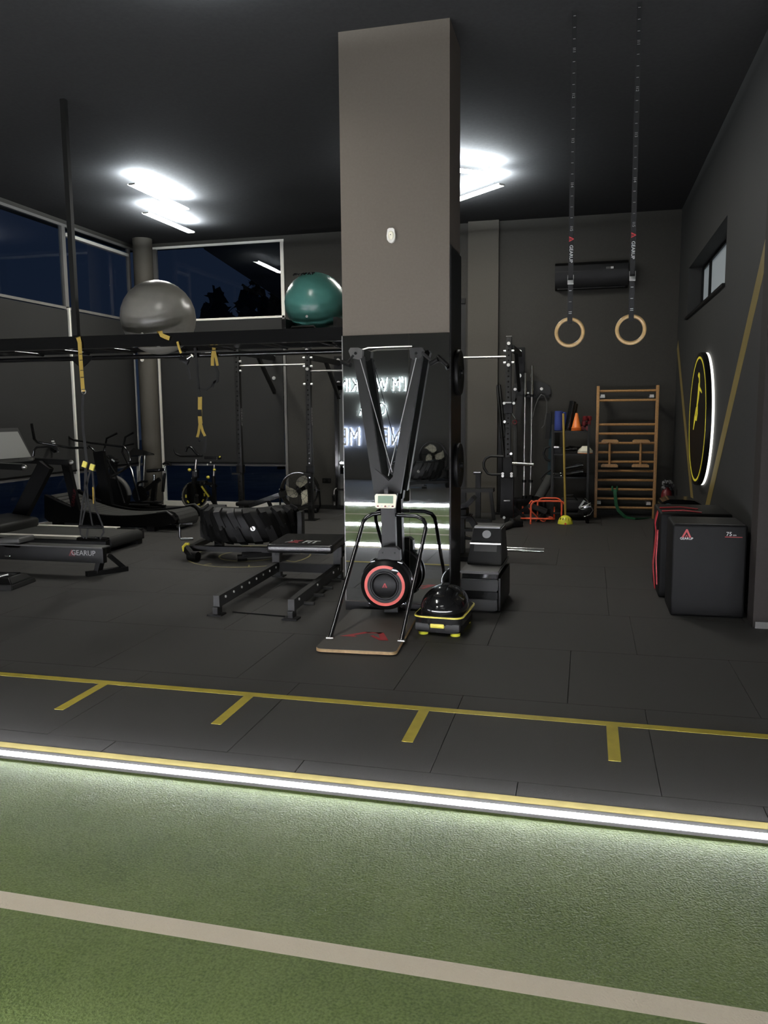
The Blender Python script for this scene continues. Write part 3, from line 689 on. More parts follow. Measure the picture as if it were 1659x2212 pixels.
MB().box(pb(1183, 1033, 13.1), (.012, .01, .05)).build('tag', 'white', t)
# leaning grey foam roller with strap
a, b_ = on_y(1163, 1078, 12.75), on_y(1184, 1040, 12.95)
t = thing('foam_roller', 'grey foam roller leaning against the bands left of the shelf', 'foam roller', (a.x, 12.75, 0))
d = b_-a; L = Vector((a.x, 12.75, 0)); a0 = a-L; u = d.normalized(); e0 = a0+u*(-.0)
MB().cyl(a0, a0+u*.43, .075, seg=24).build('roller_body', 'foam', t)
MB().tube([a0+u*.36+Vector((-.075, 0, 0)), a0+u*.42+Vector((-.14, -.02, .0)), a0+u*.50+Vector((-.10, -.02, .02)), a0+u*.58+Vector((0, 0, .04))], .014, 8).build('carry_strap', 'strap', t)
MB().bar(a0, a0+Vector((.10, .05, -a0.z+.0)), .05, .05).build('stand_leg', 'black', t)

# ------------------------------------------------------------------ shelf with its contents
SY0, SY1 = 12.55, 12.95
xl, xr = on_y(1194, 930, SY0).x, on_y(1272, 930, SY0).x
shz = [on_y(1235, y, SY0).z for y in (931, 980, 1030, 1108)]
t = thing('storage_shelf', 'charcoal open shelf unit between the wall bars and the barbells', 'shelf', ((xl+xr)/2, (SY0+SY1)/2, 0)); Ls = t.location
for x in (xl, xr):
    for y in (SY0, SY1):
        MB().box((x-Ls.x, y-Ls.y, (shz[0]+.10)/2), (.035, .035, shz[0]+.10), bev=.003).build('leg', 'dark', t)
for z in shz: MB().bb((xl-Ls.x, SY0-Ls.y, z-.025), (xr-Ls.x, SY1-Ls.y, z), bev=.002).build('shelf_board', 'dark', t)
for z in (shz[0]+.09, shz[2]): MB().bb((xl-Ls.x, SY1-Ls.y-.005, z-.04), (xr-Ls.x, SY1-Ls.y+.005, z)).build('back_rail', 'black', t)
sx = lambda px, Y=12.7: on_y(px, 930, Y).x
def sit(px, z, Y=12.7): return Vector((sx(px, Y), Y, z))
# top shelf
def mat_roll(px, r, h, m_, label, Y=12.72, name='foam_roll'):
    o = sit(px, shz[0], Y); b = MB(); b.lathe([(0, 0), (r-.006, 0), (r, .006), (r, h-.006), (r-.006, h), (r*.35, h), (r*.3, h-.02), (0, h-.02)], seg=28)
    return tag(b.build(name, m_, loc=o), label, 'foam roll')
mat_roll(1206.5, .062, on_y(1206, 888, 12.7).z-shz[0], 'blue', 'wide blue foam roll standing on the top shelf at its left end')
mat_roll(1218.5, .030, on_y(1206, 889, 12.7).z-shz[0]-.01, 'blue', 'slim blue foam roll beside the wide blue one on the top shelf', 12.80)
for px, pyt, pxb, r, l in ((1238, 867, 1226, .052, 'taller black roller leaning behind the orange cones'), (1244, 872, 1234, .035, 'slim black roller leaning behind the taller one')):
    Y = 12.78 if r > .04 else 12.88
    p0, p1 = sit(pxb, shz[0]+.012, Y), on_y(px, pyt, Y); t = thing('black_roller', l, 'foam roller', p0)
    d = p1-p0; MB().cyl((0, 0, 0), d, r, seg=20).build('tube', 'gloss', t); MB().cyl(d, d*1.01, r*.92, seg=20).build('end_cap', 'black', t)
o = sit(1245, shz[0], 12.66); hc = on_y(1245, 891, 12.66).z-shz[0]
for k in range(4):
    b = MB(); z0 = k*.014; b.lathe([(.078, 0), (.080, .006), (.070, .010), (.068, .012), (.018, hc-.05), (.012, hc-.05), (.060, .008), (.07, .0)], seg=26, closed=True)
    tag(b.build('training_cone', 'orange', loc=o+Vector((0, 0, z0))), ('lowest', 'second', 'third', 'topmost')[k]+' orange training cone of the stack on the shelf', 'cone', 'orange cones in one stack')
for k, (px, h0, l) in enumerate(((1264, 0, 'deep red block lying lowest in the pile on the top shelf'), (1266, .075, 'deep red block in the middle of the pile on the top shelf'), (1268, .15, 'deep red block topmost in the pile beside the wall bars'))):
    o = sit(px, shz[0]+h0, 12.72); t = thing('red_weight', l, 'weight', o, .3*k, 'red weights on the top shelf')
    for s_ in (-1, 1): MB().box((s_*.038, 0, .036), (.045, .072, .072), bev=.012).build('head', 'redd', t)
    MB().cyl((-.03, 0, .036), (.03, 0, .036), .017, seg=12).build('grip', 'redd', t)
# second shelf
o = sit(1265, shz[1], 12.66)
for k in range(5):
    b = MB(); b.lathe([(.112, 0), (.114, .005), (.045, .075), (.040, .072), (.105, .0)], seg=28, closed=True)
    tag(b.build('disc_cone', 'cream' if k else 'orange', loc=o+Vector((0, 0, .009*k))), ('tan disc cone at the bottom of the white stack', 'white disc cone just above the tan one', 'white disc cone in the middle of the stack', 'white disc cone second from the top', 'topmost white disc cone on the second shelf')[k], 'cone', 'disc cones on the second shelf')
o = sit(1204, shz[1], 12.66)
t = thing('speaker_box', 'small black box with a silver top strip on the second shelf', 'box', o)
MB().bb((-.07, -.08, 0), (.09, .1, .10), bev=.006).build('body', 'black', t); MB().bb((-.05, -.081, .085), (.03, .06, .108)).build('silver_strip', 'steel', t)
o = sit(1236, shz[1], 12.72)
t = thing('jump_rope', 'tangle of black jump rope on the second shelf', 'rope', o)
rnd = random.Random(3); pts = []
for k in range(90):
    a = k*.55; r_ = .06+.05*math.sin(k*.9); pts.append((1.25*r_*math.cos(a)+.02*rnd.random(), r_*math.sin(a), .03+.035*(1+math.sin(k*.37))))
MB().tube(pts, .006, 6).build('rope', 'black', t)
MB().cyl((-.10, -.04, .05), (.08, -.05, .07), .014, seg=10).build('handle', 'dark', t)
# third shelf: two slanted black boards, a dish, chain
for k, (l, dz) in enumerate((('upper slanted black board on the third shelf', .10), ('lower slanted black board on the third shelf', .0))):
    o = sit(1243, shz[2]+.055+dz, 12.74); b = MB(); b.box((0, 0, 0), (.27, .22, .055), (0, -.22, 0), bev=.008)
    t = thing('balance_board', l, 'board', o); b.build('deck', 'gloss', t); MB().box((-.006, -.112, .0), (.26, .004, .012), (0, -.22, 0)).build('edge_strip', 'grey', t)
o = sit(1249, shz[2], 12.66); b = MB(); b.lathe([(0, .006), (.10, .006), (.19, .03), (.195, .036), (.185, .038), (.10, .016), (0, .012)], seg=36)
tag(b.build('balance_dish', 'black', loc=o), 'wide shallow black dish on the front of the third shelf', 'dish')
o = sit(1207, shz[2], 12.66); t = thing('ankle_cuff', 'black cuff with chrome rings on the third shelf', 'cuff', o)
MB().box((0, 0, .025), (.12, .07, .05), bev=.015).build('cuff', 'strap', t)
for x in (-.05, .045): MB().torus((x, -.04, .03), .02, .005, 'Y', 16, 6).build('ring', 'chrome', t)
# bottom
o = sit(1238, shz[3], 12.72); t = thing('gym_bag', 'black gym bag on the lowest shelf board', 'bag', o)
MB().box((0, 0, .11), (.40, .24, .20), (0, 0, .05), bev=.06, seg=3).build('bag_body', 'strap', t)
MB().tube([(-.12, -.1, .19), (-.09, -.12, .26), (.02, -.12, .27), (.09, -.1, .19)], .012, 8).build('handle', 'black', t); MB().box((0, -.03, .212), (.30, .012, .006)).build('zip', 'grey', t)
p = on_floor(1262, 1122); p = Vector((p.x, 12.30, 0)); q = lambda px, py: on_y(px, py, 12.25)-p
t = thing('folding_stand', 'black and silver folded stand with wire loops leaning at the shelf foot', 'stand', p)
MB().bar(q(1251, 1097), q(1262, 1081), .03, .012, (0, -1, 0)).build('silver_bar', 'white', t); MB().bar(q(1249, 1095), q(1260, 1079), .012, .014, (0, -1, 0)).build('edge_bar', 'black', t)
MB().box(q(1265, 1100)+Vector((0, .05, 0)), (.16, .05, .22), (0, .5, 0), bev=.02).build('body', 'gloss', t)
MB().tube(arc(q(1258, 1088), .085, -2.2, 1.2, 16), .006, 6).build('wire_loop', 'steel', t)
MB().tube([q(1253, 1096), q(1268, 1091), q(1276, 1086)], .006, 6).build('wire_loop', 'steel', t)
MB().tube([q(1274, 1088), q(1281, 1102), q(1274, 1112), q(1262, 1116)], .006, 6).build('wire_loop', 'steel', t)
MB().bar(q(1264, 1108), Vector((.05, .0, .0)), .04, .03).build('foot', 'black', t)
# black gear on the floor in front of the barbells
p = on_floor(1105, 1132); t = thing('landmine_pivot', 'black tubular pivot with a chrome ball lying on the floor before the upright', 'gym attachment', p)
q = lambda px, py: on_y(px, py, 11.85)-p
q0 = on_floor(1084, 1140, .045)-p; q1 = on_floor(1104, 1131, .055)-p
MB().cyl(q0, q1, .045, seg=20).build('tube', 'foam', t); MB().box(q1+Vector((.08, .05, .0)), (.16, .12, .09), (0, 0, .4), bev=.02).build('base_block', 'black', t)
MB().cyl(q1+Vector((.02, 0, .03)), q1+Vector((.02, 0, .075)), .05, .04, seg=16).build('pivot_ring', 'dark', t); 
q2 = on_floor(1124, 1132, .04)-p; MB().sph(q2, .028, (1.6, 1, .7)).build('chrome_end', 'bolt', t); MB().cyl(q1, q2, .018, seg=10).build('arm', 'black', t)
p = Vector((-.72, 12.42, 0)); t = thing('ab_bench', 'low black angled seat on the floor behind the hurdles', 'bench', p)
MB().box((.02, 0, .20), (.30, .3, .05), (0, .35, 0), bev=.012).build('pad', 'grey2', t)
for s_ in (-1, 1): MB().bar((.12, s_*.1, .14), (.02, s_*.12, .0), .03, .03).build('leg', 'black', t)
MB().bar((-.12, 0, .22), (-.40, 0, .02), .04, .05).build('brace', 'black', t); MB().bar((-.40, 0, .28), (-.15, 0, .02), .05, .04).build('brace', 'black', t)

# ------------------------------------------------------------------ yellow pole on its dome, orange hurdles
p = on_floor(1221, 1131); 
t = thing('agility_pole', 'yellow pole standing in a yellow-green dome base before the shelf', 'pole', p); zt = on_y(1217, 893, p.y).z
b = MB(); b.lathe([(0, .125), (.02, .125), (.05, .115), (.085, .085), (.106, .04), (.112, 0), (0, 0)], seg=32); b.build('dome_base', 'lime', t)
MB().cyl((0, 0, .11), (on_y(1217, 893, p.y).x-p.x, 0, zt), .016).build('pole', 'yellow', t)
for k in range(5): 
    a = -2.4+.45*k; MB().box((.088*math.cos(a), .088*math.sin(a), .078), (.03, .008, .03), (0, -.5, a)).build('slot', 'tape', t)
def hurdle(c, rz, wd, h, label, lying=False):
    t = thing('agility_hurdle', label, 'hurdle', c, rz, 'orange hurdles in front of the shelf'); r_ = .0135
    pts = [(-wd/2, 0, r_)]+[(-wd/2, 0, h*.35)]+[tuple(x) for x in arc((-wd/2+.09, 0, h-.09), .09, PI, PI/2, 6)]+[tuple(x) for x in arc((wd/2-.09, 0, h-.09), .09, PI/2, 0, 6)]+[(wd/2, 0, h*.35), (wd/2, 0, r_)]
    if lying:
        pts = [(x, -z*.92, r_+z*.12) for x, y, z in pts]
    MB().tube(pts, r_, 10).build('frame', 'hurdle', t)
    for s_ in (-1, 1):
        if lying: MB().tube([(s_*wd/2, -.0, r_), (s_*wd/2, .0, r_+.19)], r_, 10).build('foot_bar', 'hurdle', t)
        else: MB().tube([(s_*wd/2, .06, r_), (s_*wd/2, -.19, r_)], r_, 10).build('foot_bar', 'hurdle', t)
    return t
h0, h1 = on_floor(1146, 1130), on_floor(1220, 1133)
hurdle((h0+h1)/2+Vector((0, .10, 0)), .05, (h1-h0).length, .33, 'upright orange hurdle in front, its foot beside the yellow dome')
a_, b_ = on_floor(1157, 1128)+Vector((0, .20, 0)), on_floor(1214, 1128)+Vector((0, .20, 0))
hurdle((a_+b_)/2, -.02, (b_-a_).length*.92, .345, 'upright orange hurdle just behind the front one')
a_, b_ = on_floor(1128, 1124), on_floor(1196, 1124)
hurdle((a_+b_)/2+Vector((-.0, .1, 0)), .0, (b_-a_).length, .40, 'orange hurdle lying on its side with two feet raised', True)
q0 = on_floor(1168, 1128); pq = lambda px, py: on_y(px, py, 12.05)
t = thing('agility_hurdle', 'leaning orange hurdle with a curved end behind the upright ones', 'hurdle', Vector((pq(1168, 1128).x, 12.35, 0)), 0, 'orange hurdles in front of the shelf'); L = t.location
pq = lambda px, py: on_y(px, py, 12.35)-L
MB().tube([pq(1154, 1084), pq(1148, 1082), pq(1144, 1088), pq(1143, 1096), pq(1147, 1103), pq(1160, 1117), pq(1172, 1126.5), pq(1176, 1126), pq(1181, 1119), pq(1189, 1117), pq(1194, 1119)], .0135, 10).build('frame', 'hurdle', t)

# ------------------------------------------------------------------ wooden wall bars with parallettes and green band
WY = 13.02
lx0, lx1 = on_y(1289, 980, WY).x, on_y(1416, 980, WY).x
lad = thing('wall_bars', 'tall wooden wall bars with twelve round rungs on the back wall', 'wall bars', ((lx0+lx1)/2, WY, 0)); Ll = lad.location
zt = on_y(1420, 832, WY).z
for x in (lx0, lx1):
    b = MB().bb((x-Ll.x-.022, -.05, 0), (x-Ll.x+.022, .05, zt), bev=.006); b.build('stile', 'wood', lad)
for py in (844.3, 864.6, 917, 936.8, 957.1, 977.2, 997.5, 1017.3, 1037.1, 1057.2, 1077.3, 1096.5):
    z = on_y(1353, py, WY).z; MB().cyl((lx0-Ll.x+.02, -.012, z), (lx1-Ll.x-.02, -.012, z), .019, seg=12).build('rung', 'wood', lad)
for px, py in ((1302, 855), (1408, 855), (1293, 1085), (1401, 1087)):
    p = on_y(px, py, WY)-Ll; MB().bb((p.x-.035, .0, p.z-.03), (p.x+.035, BY-WY-.002, p.z+.0)).build('wall_bracket', 'steel', lad)
    MB().bb((p.x-.03, -.004, p.z-.025), (p.x+.03, .0, p.z+.02)).build('bracket_plate', 'white', lad)
for px0_, px1_, l in ((1317, 1316, 'wooden push-up handle hung on the wall bars, nearer the shelf'), (1384, 1383, 'wooden push-up handle hung on the wall bars, farther from the shelf')):
    c = on_y(px0_, 980, WY-.10); t = thing('parallette', l, 'push-up handle', c, 0, 'wooden push-up handles'); q = lambda px, py: on_y(px, py, WY-.10)-c
    za, zb = q(px0_, 953).z, q(px0_, 1006).z
    for z in (za, zb): MB().prism([(-.125, -.022), (.125, -.022), (.125, .006), (.10, .024), (-.10, .024), (-.125, .006)], (0, .06, z), (1, 0, 0), (0, 0, 1), .09).build('foot_block', 'wood', t)
    MB().cyl((0, .02, zb), (0, .02, za), .018, seg=14).build('grip', 'wood', t)
gp = lambda px, py, Y=WY-.08: on_y(px, py, Y)
o = gp(1328, 1057); t = thing('exercise_band', 'green elastic band knotted on a low wall-bar rung and trailing to the floor', 'exercise band', o)
MB().ribbon([gp(1328, 1057)-o, gp(1329, 1070)-o, gp(1331, 1090)-o, gp(1336, 1103)-o, on_floor(1352, 1118, .012)-o, on_floor(1372, 1121, .012)-o, on_floor(1400, 1119, .012)-o], .05, .008, (1, -.3, .2)).build('band', 'green', t)
for dx in (-.035, .035): MB().torus((dx, .07, .0), .034, .014, 'X', 18, 8).build('knot_loop', 'green', t)

# ------------------------------------------------------------------ right corner: extinguisher, black wheel, boxes
p = Vector((1.18, 12.6, 0)); t = thing('fire_extinguisher', 'red fire extinguisher wrapped in clear film by the right wall', 'fire extinguisher', p)
px_ = lambda py: on_y(1438, py, 12.6).z
zz = px_(1052)
b = MB(); b.lathe([(0, 0), (.075, 0), (.08, .01), (.08, zz-.12), (.065, zz-.06), (.03, zz-.02), (.028, zz)], seg=24); b.build('cylinder', 'redd', t)
MB().box((0, -.02, zz+.02), (.07, .05, .04), bev=.01).build('valve', 'black', t); MB().bar((0, -.03, zz+.045), (-.06, -.10, zz+.06), .02, .012).build('lever', 'black', t)
MB().tube([(.03, 0, zz+.02), (.09, -.02, zz-.05), (.095, -.02, zz-.3)], .010, 8).build('hose', 'black', t)
b = MB(); bm_ = []; rnd = random.Random(5)
for k in range(26):
    a = rnd.uniform(0, 2*PI); z = zz-.05+rnd.uniform(0, .14); r_ = rnd.uniform(.03, .095); b.box((r_*math.cos(a), r_*math.sin(a), z), (.035, .003, .05), (rnd.uniform(-1, 1), rnd.uniform(-1, 1), rnd.uniform(0, 3)))
b.build('clear_film', 'plastic_clear', t, kind='stuff')
b0 = on_y(1424, 1100, 9.2); t = thing('round_top_case', 'black round-topped case with a thin blue arc behind the red-trimmed box', 'case', ((b0.x+1.27)/2, 9.4, 0)); wc_ = (1.27-b0.x)/2
zt_ = on_y(1455, 1079, 9.2).z
b = MB(); b.prism([(-wc_, 0), (wc_, 0), (wc_, zt_-.14), (wc_-.03, zt_-.06), (wc_-.12, zt_-.01), (0, zt_), (-wc_+.10, zt_), (-wc_+.03, zt_-.03), (-wc_, zt_-.12)], (0, -.2, 0), (1, 0, 0), (0, 0, 1), -.4); b.build('case_body', 'gloss', t)
c_ = on_y(1443, 1106, 9.19)-t.location
MB().tube(arc((c_.x, -.205, c_.z), .085, -.2, PI+.2, 18), .006, 8).build('blue_arc', 'bluearc', t)
MB().tube(arc((c_.x, -.204, c_.z-.3), .085, PI, 2*PI, 12), .006, 8).build('lower_arc', 'steel', t)
MB().box((-wc_+.02, -.21, zt_-.22), (.07, .015, .03), (0, .5, 0), bev=.004).build('white_tab', 'white', t)

def plyo(x0, x1, y0, y1, z1, label, m_, z0=0):
    t = thing('padded_plyo_box', label, 'plyo box', ((x0+x1)/2, (y0+y1)/2, z0)); MB().box((0, 0, (z1-z0)/2), (x1-x0, y1-y0, z1-z0), bev=.022, seg=3).build('padded_body', m_, t); return t
bx0, bx1, by0 = on_floor(1449, 1334).x, 1.27, 6.87
zb = on_y(1530, 1134, by0).z
t = plyo(bx0, bx1, by0, by0+.50, zb, 'large black padded box with a red mark and number by the right pier', 'boxv')
wx, dy = bx1-bx0, .50
q = lambda px, py: on_y(px, py, by0)-t.location
c = q(1483, 1153); logo_mark((c.x, -dy/2-.0005, c.z), (1, 0, 0), (0, 0, 1), .075, t, 'red')
text('GEARUP', .027, (q(1483, 1163.5).x, -dy/2-.001, q(1483, 1163.5).z), FRONT, 'white', t)
text('75', .045, (q(1575, 1154).x, -dy/2-.001, q(1575, 1154).z), FRONT, 'white', t); text('cm', .022, (q(1587, 1156).x, -dy/2-.001, q(1587, 1156).z), FRONT, 'white', t)
MB().bb((q(1566, 1160).x, -dy/2-.0015, q(1566, 1160.5).z), (q(1604, 1160).x, -dy/2, q(1566, 1159.3).z)).build('print_line', 'red', t)
MB().bb((-wx/2+.02, -dy/2+.02, zb-.001), (wx/2-.02, dy/2-.02, zb+.003)).build('top_panel', 'grey2', t)
t = plyo(.66, 1.26, 7.52, 8.25, .77, 'black padded box with red straps behind the large one', 'boxv')
W2, D2 = .60, .73
MB().ribbon([(-W2/2-.006, -.05, .02), (-W2/2-.03, -.08, .25), (-W2/2-.012, -.10, .55), (-W2/2-.03, -.16, .66), (-W2/2-.01, -.18, .76)], .06, .01, (0, 1, 0)).build('strap', 'redv', t)
MB().ribbon([(-W2/2-.006, -.26, .10), (-W2/2-.02, -.26, .35), (-W2/2-.01, -.24, .6)], .05, .01, (0, 1, 0)).build('strap', 'redv', t)
for y in (-.25, 0): MB().ribbon([(-W2/2+.02, y, .775), (-.1, y, .785), (W2/2-.25, y-.06, .775)], .035, .008, (0, 1, 0)).build('top_strap', 'redv', t)

# ------------------------------------------------------------------ round illuminated sign and gold stripes on the right wall
cy, cz, R_ = 10.03, 1.565, .765
t = thing('round_sign', 'round black wall sign with a yellow ring, yellow figure and glowing rim', 'sign', (XR, cy, cz))
def disc(x0, x1, r0, r1, m_, name, r2=None):
    b = MB(); b.lathe([(r0, x0), (r1, x0), (r1, x1), (r0, x1)], axis='X', seg=72, closed=r0 > 0); return b.build(name, m_, t)
disc(-.006, 0, 0, R_-.05, 'black', 'back_plate')
disc(-.032, -.006, R_-.045, R_-.003, 'rim', 'glowing_rim')
disc(-.085, -.032, 0, R_, 'black', 'sign_body')
disc(-.0875, -.085, R_-.07, R_-.045, 'ysign', 'yellow_ring')
# leaping figure, yellow
fig = [[(-.02, .56), (.05, .60), (.10, .56), (.12, .44), (.08, .40), (.06, .50), (.0, .52)], [(.04, .40), (.12, .44), (.13, .30), (.09, .12), (.02, -.02), (-.03, .02), (.01, .16), (.03, .30)], [(.10, .36), (.26, .26), (.28, .22), (.12, .28)], [(-.03, .04), (.04, .0), (.05, -.14), (.0, -.27), (-.10, -.26), (-.08, -.20), (-.02, -.16)], [(-.10, -.26), (-.20, -.44), (-.23, -.44), (-.16, -.20), (-.06, -.02), (-.02, -.02), (-.08, -.18)]]
fb = MB()
for poly in fig: fb.prism([(-y*1.25+.02, z*.64+.155) for y, z in poly], (-.0855, 0, 0), (0, 1, 0), (0, 0, 1), -.003)
fb.build('yellow_figure', 'ysign', t)
for (ya, za, yb, zb_) in ((6.95, 2.98, 10.10, .10), (13.30, 2.66, 10.40, .12)):
    d = Vector((0, yb-ya, zb_-za)).normalized(); n = Vector((0, -d.z, d.y))*(.095 if ya < 8 else .085); o = Vector((XR-.002, 0, 0))
    b = MB(); A, B = Vector((0, ya, za)), Vector((0, yb, zb_))
    b.prism([((A+n).y, (A+n).z), ((A-n).y, (A-n).z), ((B-n).y, (B-n).z), ((B+n).y, (B+n).z)], o, (0, 1, 0), (0, 0, 1), .0019)
    o_ = struct(b.build('trim_2' if ya < 8 else 'trim_3', 'gold'))

# ------------------------------------------------------------------ air conditioner
p0, p1 = on_y(1199, 570, 13.12), on_y(1357, 615, 13.12)
ac = thing('air_conditioner', 'black wall air conditioner behind the gymnastic rings', 'air conditioner', ((p0.x+p1.x)/2, BY, (p0.z+p1.z)/2)); wa, ha = p1.x-p0.x, p0.z-p1.z+.03
b = MB(); b.prism([(-.0, ha/2), (-.17, ha/2), (-.235, ha/2-.05), (-.24, -.02), (-.15, -ha/2+.02), (0, -ha/2)], (-wa/2, 0, 0), (0, 1, 0), (0, 0, 1), wa); b.build('case', 'black', ac)
MB().bb((-wa/2+.04, -.17, -ha/2-.004), (wa/2-.04, -.05, -ha/2+.012)).build('air_outlet', 'black', ac)
MB().bb((-wa/2+.005, -.242, .055), (wa/2-.005, -.238, .06)).build('panel_seam', 'grey2', ac)
cpx = on_y(1318, 578, 13.12).x-ac.location.x
MB().bb((cpx-.06, -.246, .07), (cpx+.01, -.236, .10)).build('badge', 'grey', ac); MB().bb((cpx+.01, -.247, .07), (cpx+.05, -.236, .10)).build('display', 'white', ac)

# ------------------------------------------------------------------ gymnastic rings
def ring(px, pyc, pybuck, topx, label):
    Y = 6.65; c = on_y(px, pyc, Y); zbk = on_y(px, pybuck, Y).z
    t = thing('gymnastic_ring', label, 'gymnastic ring', c, 0, 'gymnastic rings'); R_, r_ = .103, .0145
    MB().torus((0, 0, 0), R_, r_, 'Y', 56, 14).build('ring', 'wring', t)
    xt = on_y(topx, 60, Y).x-c.x; H = ZC-c.z
    MB().ribbon([(0, -.018, R_-.03), (0, -.02, R_+.02), (0, -.02, zbk-c.z)], .038, .004).ribbon([(0, .018, R_-.03), (0, .02, R_+.02), (0, .01, zbk-c.z)], .038, .004).ribbon([(0, -.018, R_-.03), (0, 0, R_-.022), (0, .018, R_-.03)], .038, .004).build('lower_strap', 'strap', t)
    st = MB().ribbon([(0, -.006, zbk-c.z), (xt*.5, -.003, (zbk-c.z+H)/2), (xt, 0, H)], .038, .003).build('upper_strap', 'strap', t)
    bk = MB(); bk.box((0, -.026, zbk-c.z), (.046, .022, .034), bev=.004); bk.build('buckle', 'steel', t)
    for s_ in (-1, 1): MB().box((s_*.022, -.026, zbk-c.z+.035), (.004, .014, .04)).build('buckle_ear', 'steel', t)
    # printed scale on the strap, reading downwards
    zl = on_y(px, pybuck-62, Y).z-c.z
    fx = lambda z: xt*max(0, (z-(zbk-c.z)))/(H-(zbk-c.z))
    text('GEARUP', .036, (fx(zl), -.0095, zl), (PI/2, PI/2, 0), 'white', t, 'lettering', .0003)
    logo_mark((fx(zl+.112), -.0085, zl+.112), (0, 0, -1), (1, 0, 0), .04, t, 'red', .0008)
    z = zl+.19; n = 15
    while z < H-.05 and n >= 10:
        text('I%d' % n, .03, (fx(z), -.007, z), (PI/2, PI/2, 0), 'wgrey', t, 'lettering', .0003)
        for k in (1, 2, 3): MB().box((fx(z+.0815*k), -.006, z+.0815*k), (.018, .0015, .003)).build('scale_mark', 'wgrey', t)
        z += .326; n -= 1
    text('I1', .034, (0, -.0235, R_+.045), (PI/2, PI/2, 0), 'white', t, 'lettering', .0003)
    for k in (1, 2): MB().box((0, -.0235, R_+.045+.085*k), (.02, .0012, .003)).build('scale_mark', 'white', t)
ring(1230.5, 718, 611, 1241, 'wooden gymnastic ring on a black strap, nearer the column')
ring(1362.5, 712, 603, 1380, 'wooden gymnastic ring on a black strap, nearer the right wall')

# ------------------------------------------------------------------ motion sensors
def sensor(p, label, s_=1, rz=0):
    t = thing('motion_sensor', label, 'sensor', p, rz)
    b = MB(); b.prism([(x*.035*s_, z*.058*s_) for x, z in ((-.5, -.9), (0, -1), (.5, -.9), (.9, -.55), (1, 0), (.8, .85), (.4, 1), (-.4, 1), (-.8, .85), (-1, 0), (-.9, -.55))], (0, 0, 0), (1, 0, 0), (0, 0, 1), .028*s_); b.build('housing', 'whitep', t)
    MB().sph((0, -.028*s_, 0), .024*s_, (1, .5, 1.5), 16, 10).build('lens', 'cream', t); MB().cyl((0, -.042*s_, .004), (0, -.040*s_, .004), .004, seg=8).build('indicator', 'black', t)
    return t
p = on_y(846, 510, CF); sensor((p.x, CF, p.z), 'white motion sensor on the front of the central column', 1.0)
p = on_y(317, 775, 12.77); sensor((pc[0], 12.785, p.z), 'white motion sensor on the round pillar under the grey ball', .85)

# plates on the column's dark side
for z, l in ((on_y(990, 805, 6.8).z, 'upper round black plate on the dark side of the column'), (on_y(990, 1005, 6.8).z, 'lower round black plate on the dark side of the column')):
    t = thing('bumper_plate', l, 'weight plate', (cx1+.012, 6.80, z)); b = MB()
    b.lathe([(.03, .002), (.185, .002), (.19, .008), (.19, .034), (.185, .04), (.15, .04), (.13, .030), (.06, .030), (.05, .04), (.03, .04)], axis='X', seg=40, closed=True); b.build('disc', 'blackr', t)
    MB().cyl((0, 0, 0), (.06, 0, 0), .024).build('peg', 'black', t)
# ------------------------------------------------------------------ ski trainer in front of the column mirror
base = Vector((-1.545, 5.27, 0)); RZS = math.radians(3.2)
sk = thing('ski_trainer', 'tall black ski trainer with a red-ringed flywheel on a floor platform', 'ski trainer', base, RZS)
def S(p):          # world -> local of the ski trainer
    d = Vector(p)-base; c, s = math.cos(-RZS), math.sin(-RZS); return Vector((c*d.x-s*d.y, s*d.x+c*d.y, d.z))
def rounded(w_, d_, r, y0=0):
    pts = []
    for cx, cy, a in ((w_/2-r, y0+r, -PI/2), (w_/2-r, y0+d_-r, 0), (-w_/2+r, y0+d_-r, PI/2), (-w_/2+r, y0+r, PI)):
        for k in range(6): pts.append((cx+r*math.cos(a+PI/2*k/5), cy+r*math.sin(a+PI/2*k/5)))
    return pts
BW, BD = .585, 1.17
pf = MB(); pf.prism(rounded(BW, BD, .05), (0, 0, .008), (1, 0, 0), (0, 1, 0), .022); pf = pf.build('platform', 'ply', sk)
MB().prism(rounded(BW-.006, BD-.006, .048, .003), (0, 0, .030), (1, 0, 0), (0, 1, 0), .003).build('grip_sheet', 'brownboard', pf)
for x in (-.2, .2):
    for y in (.1, 1.05): MB().cyl((x, y, 0), (x, y, .008), .03, seg=12).build('rubber_foot', 'blackr', pf)
lm = MB()
for poly in ([(-.19, .33), (-.03, .47), (.03, .47), (-.09, .36), (-.06, .33)], [(-.03, .47), (.11, .47), (.10, .44), (.0, .44)], [(.04, .47), (.115, .47), (.19, .27), (.12, .27), (.03, .37), (.05, .39), (.12, .31), (.08, .44)]):
    lm.prism(poly, (0, 0, .0332), (1, 0, 0), (0, 1, 0), .0008)
lm.build('logo_mark', 'red', pf)
YM = 6.38                        # plane of the mast (world)
g = lambda px, py, Y=YM: S(on_y(px, py, Y))
mc = g(838, 1150)
# mast below the fork
mst = MB(); a, b_ = g(846, 1290), g(838, 1062)
mst.bar((a.x, a.y, .033), (b_.x, b_.y, b_.z), .115, .07, (0, -1, 0)); mst = mst.build('mast', 'dark', sk)
for px_, s_ in ((867, 1),): text('GEARUP', .06, (mc.x+.0585, mc.y, .80), (PI/2, PI/2, PI/2), 'wgrey', mst, 'lettering', .0006)
fk = [(g(820, 1064), g(776, 772)), (g(855, 1064), g(903, 770))]
for i, (p, q) in enumerate(fk):
    MB().bar(p, q, .085, .05, (0, -1, 0)).build('fork_arm', 'dark', sk)
MB().prism([(g(820, 1068).x, g(0, 1068).z), (g(856, 1068).x, g(0, 1068).z), (g(866, 1010).x, g(0, 1005).z), (g(841, 1028).x, g(0, 1028).z), (g(812, 1010).x, g(0, 1005).z)], (0, mc.y-.03, 0), (1, 0, 0), (0, 0, 1), -.06).build('fork_joint', 'dark', sk)
